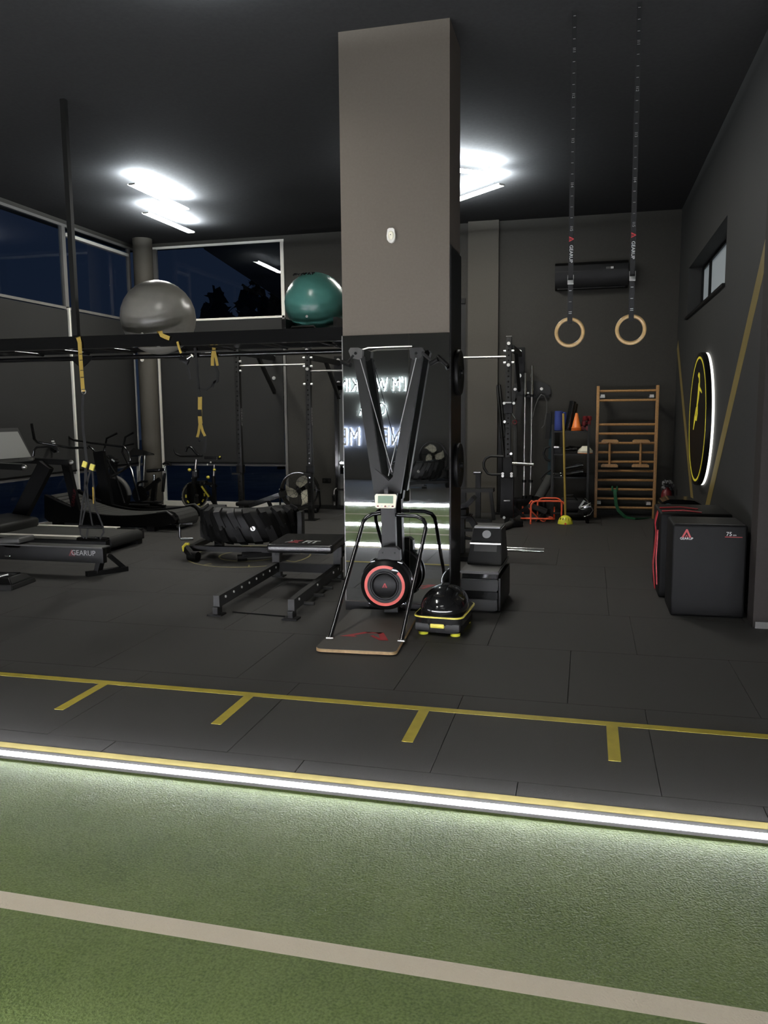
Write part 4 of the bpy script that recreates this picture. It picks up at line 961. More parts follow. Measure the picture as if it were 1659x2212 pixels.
for i, (px, py, s_) in enumerate(((771, 764, -1), (901, 764, 1))):
    c = g(px, py); hd = MB(); hd.prism([(-.06, .02), (-.045, .045), (.02, .045), (.055, .03), (.05, -.035), (.02, -.05), (-.04, -.035)] if s_ < 0 else [(-.055, .03), (-.02, .045), (.045, .045), (.06, .02), (.04, -.035), (-.02, -.05), (-.05, -.035)], (c.x, c.y-.045, c.z), (1, 0, 0), (0, 0, 1), -.07); hd = hd.build('pulley_head', 'grey2' if s_ > 0 else 'grey', sk)
    MB().cyl((c.x, c.y-.05, c.z), (c.x, c.y-.044, c.z), .012, seg=12).build('axle', 'black', hd)
# handles, cords
h = MB().cyl(g(763, 768, 6.2), g(748, 786, 6.15), .010, seg=8).build('handle_strap', 'strap', sk); MB().cyl(g(737, 781, 6.16), g(757, 789, 6.12), .017, seg=14).build('handle', 'blackr', sk)
MB().cyl(g(912, 762, 6.2), g(936, 783, 6.15), .012, seg=8).build('handle_strap', 'strap', sk); MB().cyl(g(930, 785, 6.16), g(947, 776, 6.12), .019, seg=14).build('handle', 'blackr', sk); MB().cyl(g(945, 770, 6.14), g(967, 790, 6.10), .015, seg=14).build('handle_end', 'blackr', sk)
MB().cyl(g(778, 776, 6.30), g(847, 1020, 6.33), .0035, seg=6).build('cord', 'wgrey', sk); MB().cyl(g(899, 773, 6.30), g(839, 1028, 6.33), .0035, seg=6).build('cord', 'wgrey', sk)
MB().tube([g(780, 756), g(795, 751.5), g(840, 749.5), g(890, 748)], .006, 8).build('top_rod', 'steel', sk)
# monitor
c = g(834, 1083, 6.26)
mo = MB(); mo.prism([(-.082, -.05), (-.07, -.058), (.07, -.058), (.082, -.05), (.09, .04), (.08, .055), (-.08, .055), (-.09, .04)][::1], (c.x, c.y, c.z), (1, 0, 0), (0, .25, .97), .028); mo = mo.build('monitor', 'cream', sk)
MB().prism([(-.062, -.02), (.062, -.02), (.062, .040), (-.062, .040)], (c.x, c.y-.029, c.z+.0075), (1, 0, 0), (0, .25, .97), .002).build('lcd_screen', 'lcd', mo)
for k in range(5): MB().cyl((c.x-.06+.03*k, c.y-.040, c.z-.038), (c.x-.06+.03*k, c.y-.026, c.z-.036), .0085, seg=10).build('button', 'redd' if k % 2 == 0 else 'white', mo)
MB().bb((c.x-.016, c.y+.0, c.z+.05), (c.x+.016, c.y+.02, c.z+.10)).build('bracket', 'grey', mo); MB().bb((c.x-.018, c.y-.0, c.z+.085), (c.x+.018, c.y+.025, c.z+.115)).build('bracket_clip', 'black', mo)
# flywheel housing
c = g(833, 1263, 6.20); rw = .207
fw = MB(); fw.lathe([(0, -.035), (.115, -.035), (.118, -.045), (.165, -.045), (.170, -.04), (.195, -.025), (rw, .0), (rw, .13), (rw-.03, .15), (0, .15)], (c.x, c.y, c.z), 'Y', 56); fw = fw.build('flywheel_housing', 'black', sk)
MB().lathe([(.142, -.0462), (.166, -.0462), (.166, -.043), (.142, -.043)], (c.x, c.y, c.z), 'Y', 56, True).build('red_ring', 'redp', fw)
MB().lathe([(.0, -.040), (.085, -.040), (.092, -.036), (.105, -.048), (.112, -.048), (.114, -.036), (0, -.030)], (c.x, c.y, c.z), 'Y', 48).build('hub_cover', 'black', fw)
logo_mark((c.x, c.y-.041, c.z), (1, 0, 0), (0, 0, 1), .042, fw, 'red', .001)
MB().torus((c.x, c.y+.06, c.z), rw+.002, .010, 'Y', 56, 8).build('rim_band', 'gloss', fw)
MB().box((c.x+.085, c.y-.045, c.z+.125), (.055, .02, .045), (0, .8, 0), bev=.006).build('damper_lever', 'gloss', fw)
for a in (1.0, 2.1, -2.2, -.9): MB().box((c.x+(rw+.006)*math.cos(a), c.y+.04, c.z+(rw+.006)*math.sin(a)), (.03, .06, .045), (0, -a, 0), bev=.005).build('clamp', 'gloss', fw)
c2 = g(842, 1192, 6.26)
MB().prism([(-.095, -.06), (.095, -.06), (.09, .02), (.06, .045), (-.05, .045), (-.085, .01)], (c2.x, c2.y-.045, c2.z), (1, 0, 0), (0, 0, 1), -.07).build('upper_cover', 'grey2', sk)
for s_ in (-1, 1): MB().cyl((c2.x+.05*s_, c2.y-.048, c2.z), (c2.x+.05*s_, c2.y-.044, c2.z), .008, seg=8).build('screw', 'black', sk)
# stand tubes
fl, fr = S(on_floor(713, 1379, .034)), S(on_floor(867, 1385, .034))
tl = [fl, g(781, 1140, 6.28), g(785, 1126, 6.31), g(792, 1117, 6.33), g(804, 1111, 6.35), g(825, 1108, YM)]
tr = [fr, g(919, 1146, 6.28), g(919, 1132, 6.31), g(914, 1122, 6.33), g(900, 1115, 6.35), g(852, 1112, YM)]
for p, q in ((tl, fl), (tr, fr)):
    MB().tube(p, .0165, 12).build('stand_tube', 'gloss', sk); MB().box((q.x, q.y, .040), (.055, .045, .014), bev=.004).build('stand_foot', 'steel', sk)

# ------------------------------------------------------------------ hip-thrust bench left of it
xb = Vector((-2.66, 6.1, 0)); xt_ = thing('hip_thrust_bench', 'black padded bench with printed top and two long pegged floor rails', 'bench', xb)
lxa, lxb, rxa, rxb = -3.0-xb.x, -3.07-xb.x, -2.33-xb.x, -2.41-xb.x
for i, (x0, x1, sd) in enumerate(((lxa, lxb, -1), (rxa, rxb, 1))):
    y1 = 1.62
    rl = MB().bar((x0, .0, .115), (x1, y1, .115), .055, .10).build('floor_rail', 'grey2', xt_)
    MB().bb((x0-.065, -.055, 0), (x0+.065, .05, .012)).build('foot_plate', 'black', rl); MB().bb((x0-.022, -.03, .012), (x0+.022, .06, .07)).build('front_post', 'dark', rl)
    MB().bb((x1-.06, y1-.06, 0), (x1+.06, y1+.05, .012)).build('foot_plate', 'black', rl); MB().bb((x1-.03, y1-.04, .012), (x1+.03, y1+.02, .07)).build('rear_post', 'dark', rl)
    for k in range(4):
        u = .17+.19*k; x = x0+(x1-x0)*u; y = y1*u
        MB().cyl((x+sd*.027, y, .10 if sd < 0 else .07), (x+sd*.12, y, .10 if sd < 0 else .07), .0155, seg=12).build('band_peg', 'gloss' if sd < 0 else 'grey2', rl)
    for k in range(8):
        u = .08+.115*k; x = x0+(x1-x0)*u; y = y1*u
        if i == 0: MB().cyl((x+.0275, y, .13), (x+.036, y, .13), .011, seg=8).build('bolt', 'bolt', rl)
        elif k in (0, 3, 6, 7): MB().cyl((x+.0275, y, .14), (x+.036, y, .14), .011, seg=8).build('bolt', 'bolt', rl)
MB().bb((lxb, 1.53, .07), (rxb, 1.59, .16)).build('cross_beam', 'grey2', xt_)
for x in (lxb, rxb):
    ps = MB().bb((x-.04, 1.53, .10), (x+.04, 1.60, .37)).build('post', 'dark', xt_)
    MB().cyl((x+.10, 1.50, .30), (x+.04, 1.53, .30), .018, seg=10).build('pin', 'black', ps); MB().bb((x+.02, 1.46, .25), (x+.07, 1.55, .37)).build('bracket', 'black', ps)
MB().cyl((lxa+.10, .10, .006), (rxa-.02, .05, .006), .005, seg=6).build('tie_cable', 'black', xt_)
pz = .375; pad0, pad1 = .86, 1.62
b = MB(); b.box((.03, (pad0+pad1)/2+.05, pz+.04), (.635, .70, .085), (0, 0, .10), bev=.03, seg=4); pd = b.build('seat_pad', 'vinyl', xt_)
MB().bb((-.30, pad0+.14, pz-.012), (.32, pad1+.02, pz)).build('pad_base', 'black', xt_); MB().bb((lxb-.03, 1.50, pz-.02), (rxb+.03, 1.60, pz)).build('top_beam', 'dark', xt_)
tz = pz+.0835; tc_ = on_floor(652, 1170, tz)-xb; tw = on_floor(697, 1170, tz)-on_floor(607, 1170, tz)
def flat_text(s, x, size, m_, sxx=1): return text(s, size, (x, tc_.y, tz), (0, 0, 0), m_, pd, 'lettering', .0006, 'LEFT', 'CENTER', sxx, .004)
tl0 = on_floor(648, 1170, tz).x-xb.x
flat_text('FIT', tl0+.035, .19, 'white', .60)
lx = MB(); 
for poly in ([(-.13, -.065), (-.055, -.065), (.05, .07), (-.02, .07)], [(-.11, .07), (-.05, .07), (.04, -.065), (-.02, -.065)]): lx.prism([(x*.62, y) for x, y in poly], (tl0-.02, tc_.y, tz), (1, 0, 0), (0, 1, 0), .0008)
lx.build('letter_mark', 'red', pd)
lx = MB(); lx.prism([(x*.62-.01, y) for x, y in ((-.135, .07), (-.115, .07), (-.085, .02), (-.15, -.065), (-.165, -.065), (-.115, .01))], (tl0-.02, tc_.y, tz), (1, 0, 0), (0, 1, 0), .0009).build('letter_mark', 'white', pd)

# ------------------------------------------------------------------ tractor tyre in its flipping frame
ty = thing('tyre_flip_trainer', 'big black tractor tyre lying in a black flip frame on the painted circles', 'tractor tyre', (-3.92, 8.98, 0), .12)
R_, z0, z1 = .595, .20, .585
tr_ = MB(); R0 = .42
path = [(R0*math.cos(PI+PI*i/36), R0*math.sin(PI+PI*i/36), 0) for i in range(37)]
tr_.sweep(path, [(r_-R0, z_) for r_, z_ in ((.30, z0), (.50, z0-.005), (.550, z0+.03), (.570, z0+.09), (.570, z1-.09), (.550, z1-.03), (.50, z1+.005), (.30, z1))], (0, 0, 1)); tr_ = tr_.build('tyre', 'blackr', ty)
NL, lugs = 10, {}
for k in range(NL):
    a = PI+.10+(PI-.2)*k/(NL-1)
    for up in (0, 1):
        if up not in lugs:
            pts = []
            for i in range(6):
                u = i/5; ang = .20*u if up else .30-.16*u; zz = (z1+.004-(z1-z0)*.56*u) if up else (z0+(z1-z0)*.50*u); rr = .572 if i else .50
                pts.append((rr*math.cos(ang), rr*math.sin(ang), zz))
            o = MB().sweep(pts, [(-.046, -.020), (.046, -.020), (.034, .022), (-.034, .022)], None).build('tread_lug', 'blackr', tr_); lugs[up] = o.data
        else:
            o = bpy.data.objects.new('tread_lug', lugs[up]); C.objects.link(o); o.parent = tr_
        o.rotation_euler = (0, 0, a)
for a in (-1.9, -1.25, -2.6): MB().cyl((.56*math.cos(a), .56*math.sin(a), .38), (.60*math.cos(a), .60*math.sin(a), .38), .028, seg=14).build('bolt', 'steel' if a == -1.25 else 'dark', tr_)
MB().tube([(-.60, -.36, .40), (-.74, -.38, .40), (-.755, -.38, .38), (-.755, -.38, .24), (-.74, -.38, .22), (-.60, -.36, .22)], .014, 10).build('lift_handle', 'gloss', ty)
MB().bb((.60, -.13, .22), (.66, .02, .52), bev=.008).build('grip_pad', 'dark', ty); MB().bb((.56, -.10, .30), (.60, .0, .36)).build('grip_arm', 'black', ty)
MB().bar((-.62, -.42, .12), (.55, -.48, .12), .07, .06).build('frame_beam', 'black', ty); MB().bar((-.62, -.42, .12), (-.62, .45, .12), .07, .06).build('frame_beam', 'black', ty); MB().bar((.55, -.48, .12), (.55, .45, .12), .07, .06).build('frame_beam', 'black', ty)
MB().bar((-.66, -.48, .14), (-.52, -.60, .05), .06, .07).build('pivot_leg', 'black', ty); MB().bar((.05, -.56, .07), (.40, -.40, .07), .07, .06).build('pivot_leg', 'black', ty)
MB().cyl((-.58, -.56, .055), (-.46, -.60, .055), .055, seg=20).build('wheel', 'black', ty)
MB().tube([(-.665, -.50, .10), (-.665, -.52, .15), (-.62, -.54, .19), (-.58, -.55, .19)], .016, 8).build('yellow_guard', 'yplast', ty)
MB().cyl((.00, -.58, .04), (.10, -.54, .04), .04, seg=16).build('wheel', 'black', ty)
for x in (-.55, .48):
    for y in (.42,): MB().bb((x-.05, y-.05, 0), (x+.05, y+.05, .10)).build('frame_foot', 'black', ty)

# incline bench behind the tyre
q = lambda px, py, Y=10.6: on_y(px, py, Y)
p = q(560, 1110); bn = thing('incline_bench', 'black adjustable incline bench between the tyre and the drum fan', 'bench', (p.x, 10.6, 0)); Ln = bn.location
MB().box((q(533, 1085).x-Ln.x, 0, q(533, 1087).z), (.22, .30, .06), (0, 0, 0), bev=.02).build('seat', 'vinyl', bn)
a, b_ = q(546, 1090)-Ln, q(611, 1067)-Ln; a.y = b_.y = 0
MB().bar(a, b_, .30, .065).build('back_pad', 'vinyl', bn)
MB().bar((q(525, 1100).x-Ln.x, 0, .12), (q(612, 1100).x-Ln.x, 0, .12), .06, .06).build('frame_tube', 'black', bn)
MB().bar(((a+b_)/2).to_tuple(), (q(600, 1105).x-Ln.x, 0, .12), .05, .04).build('prop', 'black', bn); MB().bb((q(533, 1085).x-Ln.x-.03, -.03, .12), (q(533, 1085).x-Ln.x+.03, .03, q(533, 1090).z)).build('seat_post', 'black', bn)
for px in (528, 609): MB().bb((q(px, 1100).x-Ln.x-.03, -.22, 0), (q(px, 1100).x-Ln.x+.03, .22, .09)).build('leg', 'black', bn)

# drum fan
fc = on_y(647.5, 1059, 12.75); rf = .315
fn = thing('drum_fan', 'black drum fan with three cream blades by the back wall', 'fan', (fc.x, 12.75, 0), .12)
b = MB(); b.lathe([(rf-.012, -.12), (rf, -.12), (rf+.004, -.10), (rf, .12), (rf-.012, .12)], (0, 0, fc.z), 'Y', 56, True); b.build('drum', 'gloss', fn)
for k in range(3):
    a0 = math.radians(82)-k*2*PI/3; o2 = []
    for i in range(9):
        u = i/8; r_ = .055+.205*u; wdt = .05+.10*math.sin(PI*min(1, u*.62+.12)); sk_ = .55*u*u
        o2.append((r_, a0-sk_-wdt*.55/max(r_, .12), a0-sk_+wdt*.75/max(r_, .12)))
    t_ = bmesh.new(); L_, R2 = [], []
    for r_, aa, bb_ in o2:
        L_.append(t_.verts.new((r_*math.cos(aa), -.03, fc.z+r_*math.sin(aa)))); R2.append(t_.verts.new((r_*math.cos(bb_), .03, fc.z+r_*math.sin(bb_))))
    for i in range(8): t_.faces.new((L_[i], L_[i+1], R2[i+1], R2[i]))
    r0 = bmesh.ops.extrude_face_region(t_, geom=t_.faces[:]); bmesh.ops.translate(t_, vec=(0, .006, 0), verts=[v for v in r0['geom'] if isinstance(v, bmesh.types.BMVert)])
    bmesh.ops.recalc_face_normals(t_, faces=t_.faces); s = MB(); s._add(t_); s.build('blade', 'cream', fn)
MB().cyl((0, -.06, fc.z), (0, .06, fc.z), .045, seg=24).build('hub', 'gloss', fn)
gr = MB()
for r_ in (.08, .16, .24): gr.torus((0, -.115, fc.z), r_, .0022, 'Y', 48, 5)
for k in range(12):
    a = 2*PI*k/12; gr.cyl((.03*math.cos(a), -.115, fc.z+.03*math.sin(a)), (rf*math.cos(a), -.115, fc.z+rf*math.sin(a)), .0022, seg=5)
gr.build('front_grille', 'black', fn, kind='stuff')
MB().cyl((0, .07, fc.z), (0, .13, fc.z), .09, seg=24).build('motor', 'black', fn); MB().bar((-rf, .1, fc.z), (rf, .1, fc.z), .03, .03).build('motor_bar', 'black', fn)
for s_ in (-1, 1):
    MB().tube([(s_*(rf+.02), 0, fc.z+.02), (s_*(rf+.03), 0, .12), (s_*(rf-.02), .02, .03), (s_*(rf-.04), .16, .02)], .016, 10).build('stand_leg', 'black', fn)
    MB().cyl((s_*(rf+.0), .0, fc.z), (s_*(rf+.035), 0, fc.z), .03, seg=12).build('pivot_knob', 'gloss', fn)
    MB().cyl((s_*(rf-.06), -.03, .045), (s_*(rf-.02), -.03, .045), .045, seg=18).build('wheel', 'black', fn)
MB().cyl((-rf+.05, .02, .03), (rf-.05, .02, .03), .014, seg=10).build('stand_bar', 'black', fn)

# ------------------------------------------------------------------ step tower, domed trainer and lever machine right of the column
st = thing('step_tower', 'grey and black stepped box unit beside the column, behind the black dome', 'step unit', (-.845, 6.62, 0), -.02)
def frus(z0, z1, wx0, wx1, yf0, yf1, yb, m_, name):
    b = MB(); t_ = bmesh.new(); v = [t_.verts.new(p) for p in ((-wx0/2, yf0, z0), (wx0/2, yf0, z0), (wx0/2, yb, z0), (-wx0/2, yb, z0), (-wx1/2, yf1, z1), (wx1/2, yf1, z1), (wx1/2, yb, z1), (-wx1/2, yb, z1))]
    for f_ in ((3, 2, 1, 0), (4, 5, 6, 7), (0, 1, 5, 4), (1, 2, 6, 5), (2, 3, 7, 6), (3, 0, 4, 7)): t_.faces.new([v[i] for i in f_])
    bmesh.ops.bevel(t_, geom=t_.edges[:], offset=.008, segments=2, affect='EDGES'); b._add(t_); return b.build(name, m_, st)
frus(.02, .12, .30, .30, 0, 0, .78, 'grey2', 'base_block'); frus(.0, .02, .26, .26, .05, .05, .74, 'blackr', 'base_foot')
frus(.12, .19, .31, .31, -.012, -.012, .76, 'gloss', 'dark_band'); frus(.19, .29, .31, .32, -.005, -.005, .76, 'grey2', 'middle_block')
frus(.29, .335, .30, .30, .02, .02, .74, 'gloss', 'recessed_band'); frus(.335, .36, .33, .33, -.01, -.01, .77, 'grey', 'lower_tread')  # black band set back under the lower tread
frus(.36, .66, .30, .25, .26, .46, .76, 'grey2', 'upper_body'); 
MB().bar((-.135, .35, .535), (.135, .35, .535), .012, .012).build('steel_edge', 'steel', st)
zf = lambda u: (.26+.20*u, .36+.30*u)
for (u0, u1, x0, x1, m_, nm) in ((.36, .60, -.10, .10, 'wgrey', 'pale_plate'),):
    y0, z0_ = zf(u0); y1, z1_ = zf(u1); n = Vector((0, -.30, .20)).normalized()*.003
    b = MB(); b.prism([(x0, 0), (x1, 0), (x1, 1), (x0, 1)], Vector((0, y0, z0_))+n*.2, (1, 0, 0), (0, y1-y0, z1_-z0_), -.003); b.build(nm, 'grey', st)
y0, z0_ = zf(.82); nn = Vector((0, -.30, .20)).normalized(); MB().cyl(Vector((0, y0, z0_))-nn*.004, Vector((0, y0, z0_))+nn*.004, .038, seg=24).build('round_badge', 'wgrey', st)
MB().bb((-.115, .45, .655), (.115, .52, .672), bev=.006).build('top_rail', 'wgrey', st)
MB().bb((.155, .02, .02), (.175, .72, .30), bev=.006).build('side_panel', 'black', st)

dm = thing('domed_trainer', 'glossy black domed balance trainer with yellow rim and feet beside the ski trainer', 'balance trainer', (-1.045, 6.10, 0), -.06)
def rr_prism(w_, d_, r, z0, z1, m_, nm, sx=1):
    b = MB(); b.prism([(x, y-d_/2) for x, y in rounded(w_, d_, r)], (0, 0, z0), (1, 0, 0), (0, 1, 0), z1-z0); return b.build(nm, m_, dm)
rr_prism(.35, .52, .06, .03, .09, 'blackr', 'base'); rr_prism(.37, .545, .07, .09, .145, 'gloss', 'tray'); rr_prism(.385, .56, .075, .145, .156, 'yplast', 'yellow_rim'); rr_prism(.365, .54, .07, .156, .160, 'gloss', 'dome_seat')
t_ = bmesh.new(); bmesh.ops.create_uvsphere(t_, u_segments=40, v_segments=20, radius=1)
for v in t_.verts:
    n4 = (abs(v.co.x)**3+abs(v.co.y)**3)**(1/3) or 1; l2 = math.hypot(v.co.x, v.co.y) or 1
    k = .5*(l2/n4)+.5
    zz_ = max(v.co.z, -.02); fl = 1+.10*(1-abs(zz_))*abs(zz_)*2; v.co = Vector((v.co.x*k*.178*fl, v.co.y*k*.262*fl, zz_*.19+.158))
s = MB(); s._add(t_); s.build('dome', 'gloss', dm, sharp=70); MB().cyl((0, .02, .340), (0, .02, .352), .03, seg=20).build('dome_cap', 'gloss', dm)
for s_ in (-1, 1):
    for y in (-.2, .2): MB().cyl((s_*.125, y, 0), (s_*.125, y, .03), .036, .04, seg=20).build('foot', 'lime', dm)
    MB().box((s_*.115, -.25, .075), (.115, .05, .06), bev=.015).build('bumper', 'grey2', dm)
MB().box((0, -.262, .085), (.11, .03, .035), bev=.01).build('yellow_grip', 'yplast', dm); MB().box((-.10, -.262, .118), (.05, .004, .008)).build('yellow_tab', 'yplast', dm)
text('BALANCE', .022, (-.04, -.215, .195), (math.radians(62), 0, 0), 'wgrey', dm, 'lettering', .0005) if False else None

q = lambda px, py, Y=9.2: on_y(px, py, Y)
p = q(1020, 1190); lv = thing('lever_machine', 'black lever machine with two chrome pegs behind the step unit', 'gym machine', (p.x, 9.2, 0)); Lv = lv.location
qq = lambda px, py, Y=9.2: q(px, py, Y)-Lv
MB().bar(qq(985, 1094), qq(1012, 1088), .25, .05).build('seat', 'vinyl', lv); MB().bar(qq(1010, 1090), qq(1025, 1074), .25, .05).build('back_pad', 'vinyl', lv)
MB().bb((qq(986, 1100).x, -.12, qq(986, 1118).z), (qq(1010, 1100).x, .12, qq(986, 1098).z)).build('seat_block', 'black', lv)
MB().bb((qq(988, 1112).x, -.15, qq(988, 1114).z), (qq(1019, 1112).x, .1, qq(988, 1111).z)).build('step_plate', 'grey2', lv)
MB().bar(qq(1012, 1114), qq(1046, 1166), .08, .06).build('lever_arm', 'dark', lv); MB().bb((qq(990, 1140).x, -.06, qq(990, 1146).z), (qq(1052, 1140).x, .10, qq(990, 1141).z)).build('cross_tube', 'dark', lv)
MB().bb((qq(990, 1190).x, -.04, 0), (qq(1004, 1190).x, .06, qq(990, 1115).z)).build('column_post', 'dark', lv); MB().bb((qq(1027, 1190).x, -.04, 0), (qq(1034, 1190).x, .04, qq(1027, 1160).z)).build('front_post', 'dark', lv)
MB().bar(qq(998, 1161), qq(1052, 1166), .05, .035).build('peg_arm', 'dark', lv); MB().bar(qq(1025, 1188), qq(1062, 1184), .06, .05).build('peg_base', 'dark', lv)
MB().bb((qq(985, 1190).x, -.3, 0), (qq(1050, 1190).x, .3, .05)).build('base_frame', 'black', lv)
MB().cyl(qq(1058, 1183), qq(1175.5, 1187), .0145).build('chrome_peg', 'chrome', lv); MB().cyl(qq(1058, 1187.5, 9.0), qq(1174.5, 1191.5, 9.0), .0145).build('chrome_peg', 'chrome', lv)
MB().cyl(qq(1052, 1180), qq(1061, 1186), .035, seg=12).build('peg_collar', 'chrome', lv); MB().tube([qq(998, 1162), qq(1005, 1157), qq(1030, 1163)], .010, 8).build('chrome_rod', 'chrome', lv)

q = lambda px, py, Y=12.4: on_y(px, py, Y)
p = q(1030, 1110); fb_ = thing('preacher_bench', 'dark bench with a raised upright behind the column, by the pilaster', 'bench', (p.x, 12.4, 0)); Lf = fb_.location
qq = lambda px, py, Y=12.4: q(px, py, Y)-Lf
MB().bar(qq(996, 1059), qq(1067, 1058), .22, .055).build('seat_beam', 'grey2', fb_)
for px0_, px1_ in ((1003, 1002), (1060, 1067)): MB().bar(qq(px0_, 1062), (qq(px1_, 1118).x, 0, 0), .05, .05).build('leg', 'dark', fb_)
MB().bb((qq(1027, 1050).x, .0, 0), (qq(1038, 1050).x, .07, qq(1027, 1024).z)).build('upright_post', 'dark', fb_); MB().bb((qq(1025, 1024).x, -.10, qq(1025, 1024).z), (qq(1040, 1024).x, .10, qq(1025, 1019).z)).build('top_pad', 'black', fb_); MB().bb((qq(1025, 1024).x, -.102, qq(1025, 1020).z), (qq(1040, 1024).x, -.10, qq(1025, 1018.5).z)).build('pad_plate', 'steel', fb_)
MB().bb((qq(1000, 1118).x, -.25, 0), (qq(1066, 1118).x, -.19, .05)).build('foot_beam', 'dark', fb_)

# ------------------------------------------------------------------ back wall left of the column: mirror niche, sockets
p0, p1 = on_y(722, 826, BY-.06), on_y(752, 1085, BY-.06)
nm = thing('framed_mirror', 'dark deep-framed mirror on the back wall, half hidden by the column', 'mirror', ((p0.x+p0.x+1.1)/2, BY, .02)); w_ = 1.1; hz = p0.z-.02
for a in (((-w_/2, -.08, 0), (-w_/2+.05, 0, hz)), ((w_/2-.05, -.08, 0), (w_/2, 0, hz)), ((-w_/2+.05, -.08, hz-.06), (w_/2-.05, 0, hz)), ((-w_/2+.05, -.08, 0), (w_/2-.05, 0, .05))): MB().bb(*a).build('frame', 'gloss', nm)
MB().bb((-w_/2+.05, -.02, .05), (w_/2-.05, -.002, hz-.06)).build('mirror_panel', 'mirror', nm)
p = on_y(706, 1038, BY); t = thing('wall_socket', 'small dark wall socket plate right of the drum fan', 'socket', (p.x, BY, p.z))
MB().box((0, -.006, 0), (.16, .012, .085), bev=.004).build('plate', 'black', t)
for x in (-.045, .045): MB().cyl((x, -.014, 0), (x, -.011, 0), .022, seg=16).build('outlet', 'dark', t)
p = on_y(722, 1066, BY-.12); t = thing('hanging_plug', 'chrome-tipped plug hanging on a white cable beside the framed mirror', 'plug', p); qq = lambda px, py: on_y(px, py, BY-.12)-p
MB().tube([qq(727, 1055), qq(724, 1056), qq(722, 1060), qq(721.5, 1068)], .008, 8).build('cable', 'white', t); MB().cyl(qq(721, 1070), qq(722, 1082), .028, seg=14).build('plug_body', 'black', t); MB().cyl(qq(722, 1084), qq(722.5, 1092), .024, seg=14).build('plug_tip', 'chrome', t)
MB().bb((qq(727, 1059).x, .02, qq(727, 1059).z-.01), (qq(727, 1059).x+.25, .04, qq(727, 1059).z+.01)).build('support_bar', 'dark', t)

# ------------------------------------------------------------------ seen in the column mirror: rear lettering, with made-up copies of tyre and fan
VY = 2*CF-RY
def refl(px, py): p = on_y(px, py, VY); return Vector((p.x, RY, p.z))
sg = thing('wall_lettering', 'backlit wall lettering on the rear wall, seen reversed in the column mirror', 'sign', refl(815, 890)); Lg = sg.location
for s_, px, py, hpx, m_, hm, wpx in (("I'M WORKING", 795.5, 833, 27, 'black', 'halo', 161), ('ON A', 806, 885, 27, 'black', 'halo', 58), ('NEW ME', 803, 945, 38, 'cream', 'halo2', 130)):
    p = refl(px, py)-Lg; hh = (refl(px, py-hpx/2).z-refl(px, py+hpx/2).z)
    size = hh/.69; o = text(s_, size, (p.x, .060, p.z), (PI/2, 0, PI), m_, sg, 'lettering', .012, space=1.08)
    wd = o.dimensions.x; k = (refl(px+wpx/2, py).x-refl(px-wpx/2, py).x)/wd; o.scale = (k, 1, 1)
    o2 = text(s_, size, (p.x, .040, p.z), (PI/2, 0, PI), hm, sg, 'backlight', .003, space=1.08); o2.scale = (k, 1, 1)
p = refl(930, 1040); p.y = RY+1.5
t2 = dup(ty, (p.x, p.y, 0), 2.6, 'copy of the tractor tyre added by the rear wall for the column mirror')
t3 = dup(fn, (refl(942, 980).x, RY+.35, 0), PI, 'copy of the drum fan added by the rear wall for the column mirror')
t3.location.z = max(0, refl(942, 980).z-fc.z)
bxh = MB().bb((-.35, -.2, 0), (.35, .2, max(.05, refl(942, 980).z-fc.z))).build('added_plinth', 'black', loc=(t3.location.x, t3.location.y, 0)); tag(bxh, 'low black plinth added under the rear fan copy, seen only in the column mirror', 'plinth')
# ------------------------------------------------------------------ cardio machines on the left
# rower: rail with printed beam, leg and seat, front left
rb = Vector((-5.9, 7.45, 0)); rw_ = thing('rowing_machine', 'black rowing rail with printed side and a top edge paled as a highlight, lowest machine at the left edge', 'rowing machine', rb)
Q = lambda px, py, Y=7.35: on_y(px, py, Y)-rb
za, zb = Q(120, 1178).z, Q(120, 1213).z
MB().bb((-1.9, -.10, zb), (Q(222, 1190).x, -.03, za-.015), bev=.006).build('rail_beam', 'black', rw_)
MB().bb((-1.9, -.13, za-.015), (Q(224, 1190).x, .02, za), bev=.004).build('rail_top_highlight', 'grey', rw_)  # rail top coloured paler to carry its highlight
text('GEARUP', .078, (Q(180, 1195).x, -.1015, Q(180, 1195).z), FRONT, 'wgrey', rw_, 'lettering', .0008); logo_mark((Q(155, 1195).x, -.101, Q(155, 1195).z), (1, 0, 0), (0, 0, 1), .075, rw_, 'redd', .001)
lx = Q(208, 1220).x
MB().bar((lx+.02, -.05, zb+.02), (lx-.02, -.05, .03), .09, .05).build('rear_leg', 'black', rw_); MB().bar((lx+.06, .05, zb+.06), (lx+.14, .20, .03), .05, .04).build('rear_leg', 'black', rw_)
MB().bar((lx-.08, -.16, .025), (lx+.16, .22, .025), .07, .05).build('rear_foot', 'blackr', rw_)
MB().box((Q(25, 1165).x, -.04, Q(25, 1167).z), (.30, .26, .06), (0, -.06, 0), bev=.025, seg=3).build('seat', 'grey', rw_); MB().box((Q(25, 1165).x, -.04, Q(25, 1178).z), (.2, .12, .05)).build('seat_carriage', 'black', rw_)
MB().box((Q(17, 1201).x, -.105, Q(17, 1201).z), (.07, .006, .014), bev=.004).build('chrome_badge', 'chrome', rw_)
MB().bb((-1.9, -.2, 0), (-1.5, .2, .3)).build('front_housing', 'black', rw_)

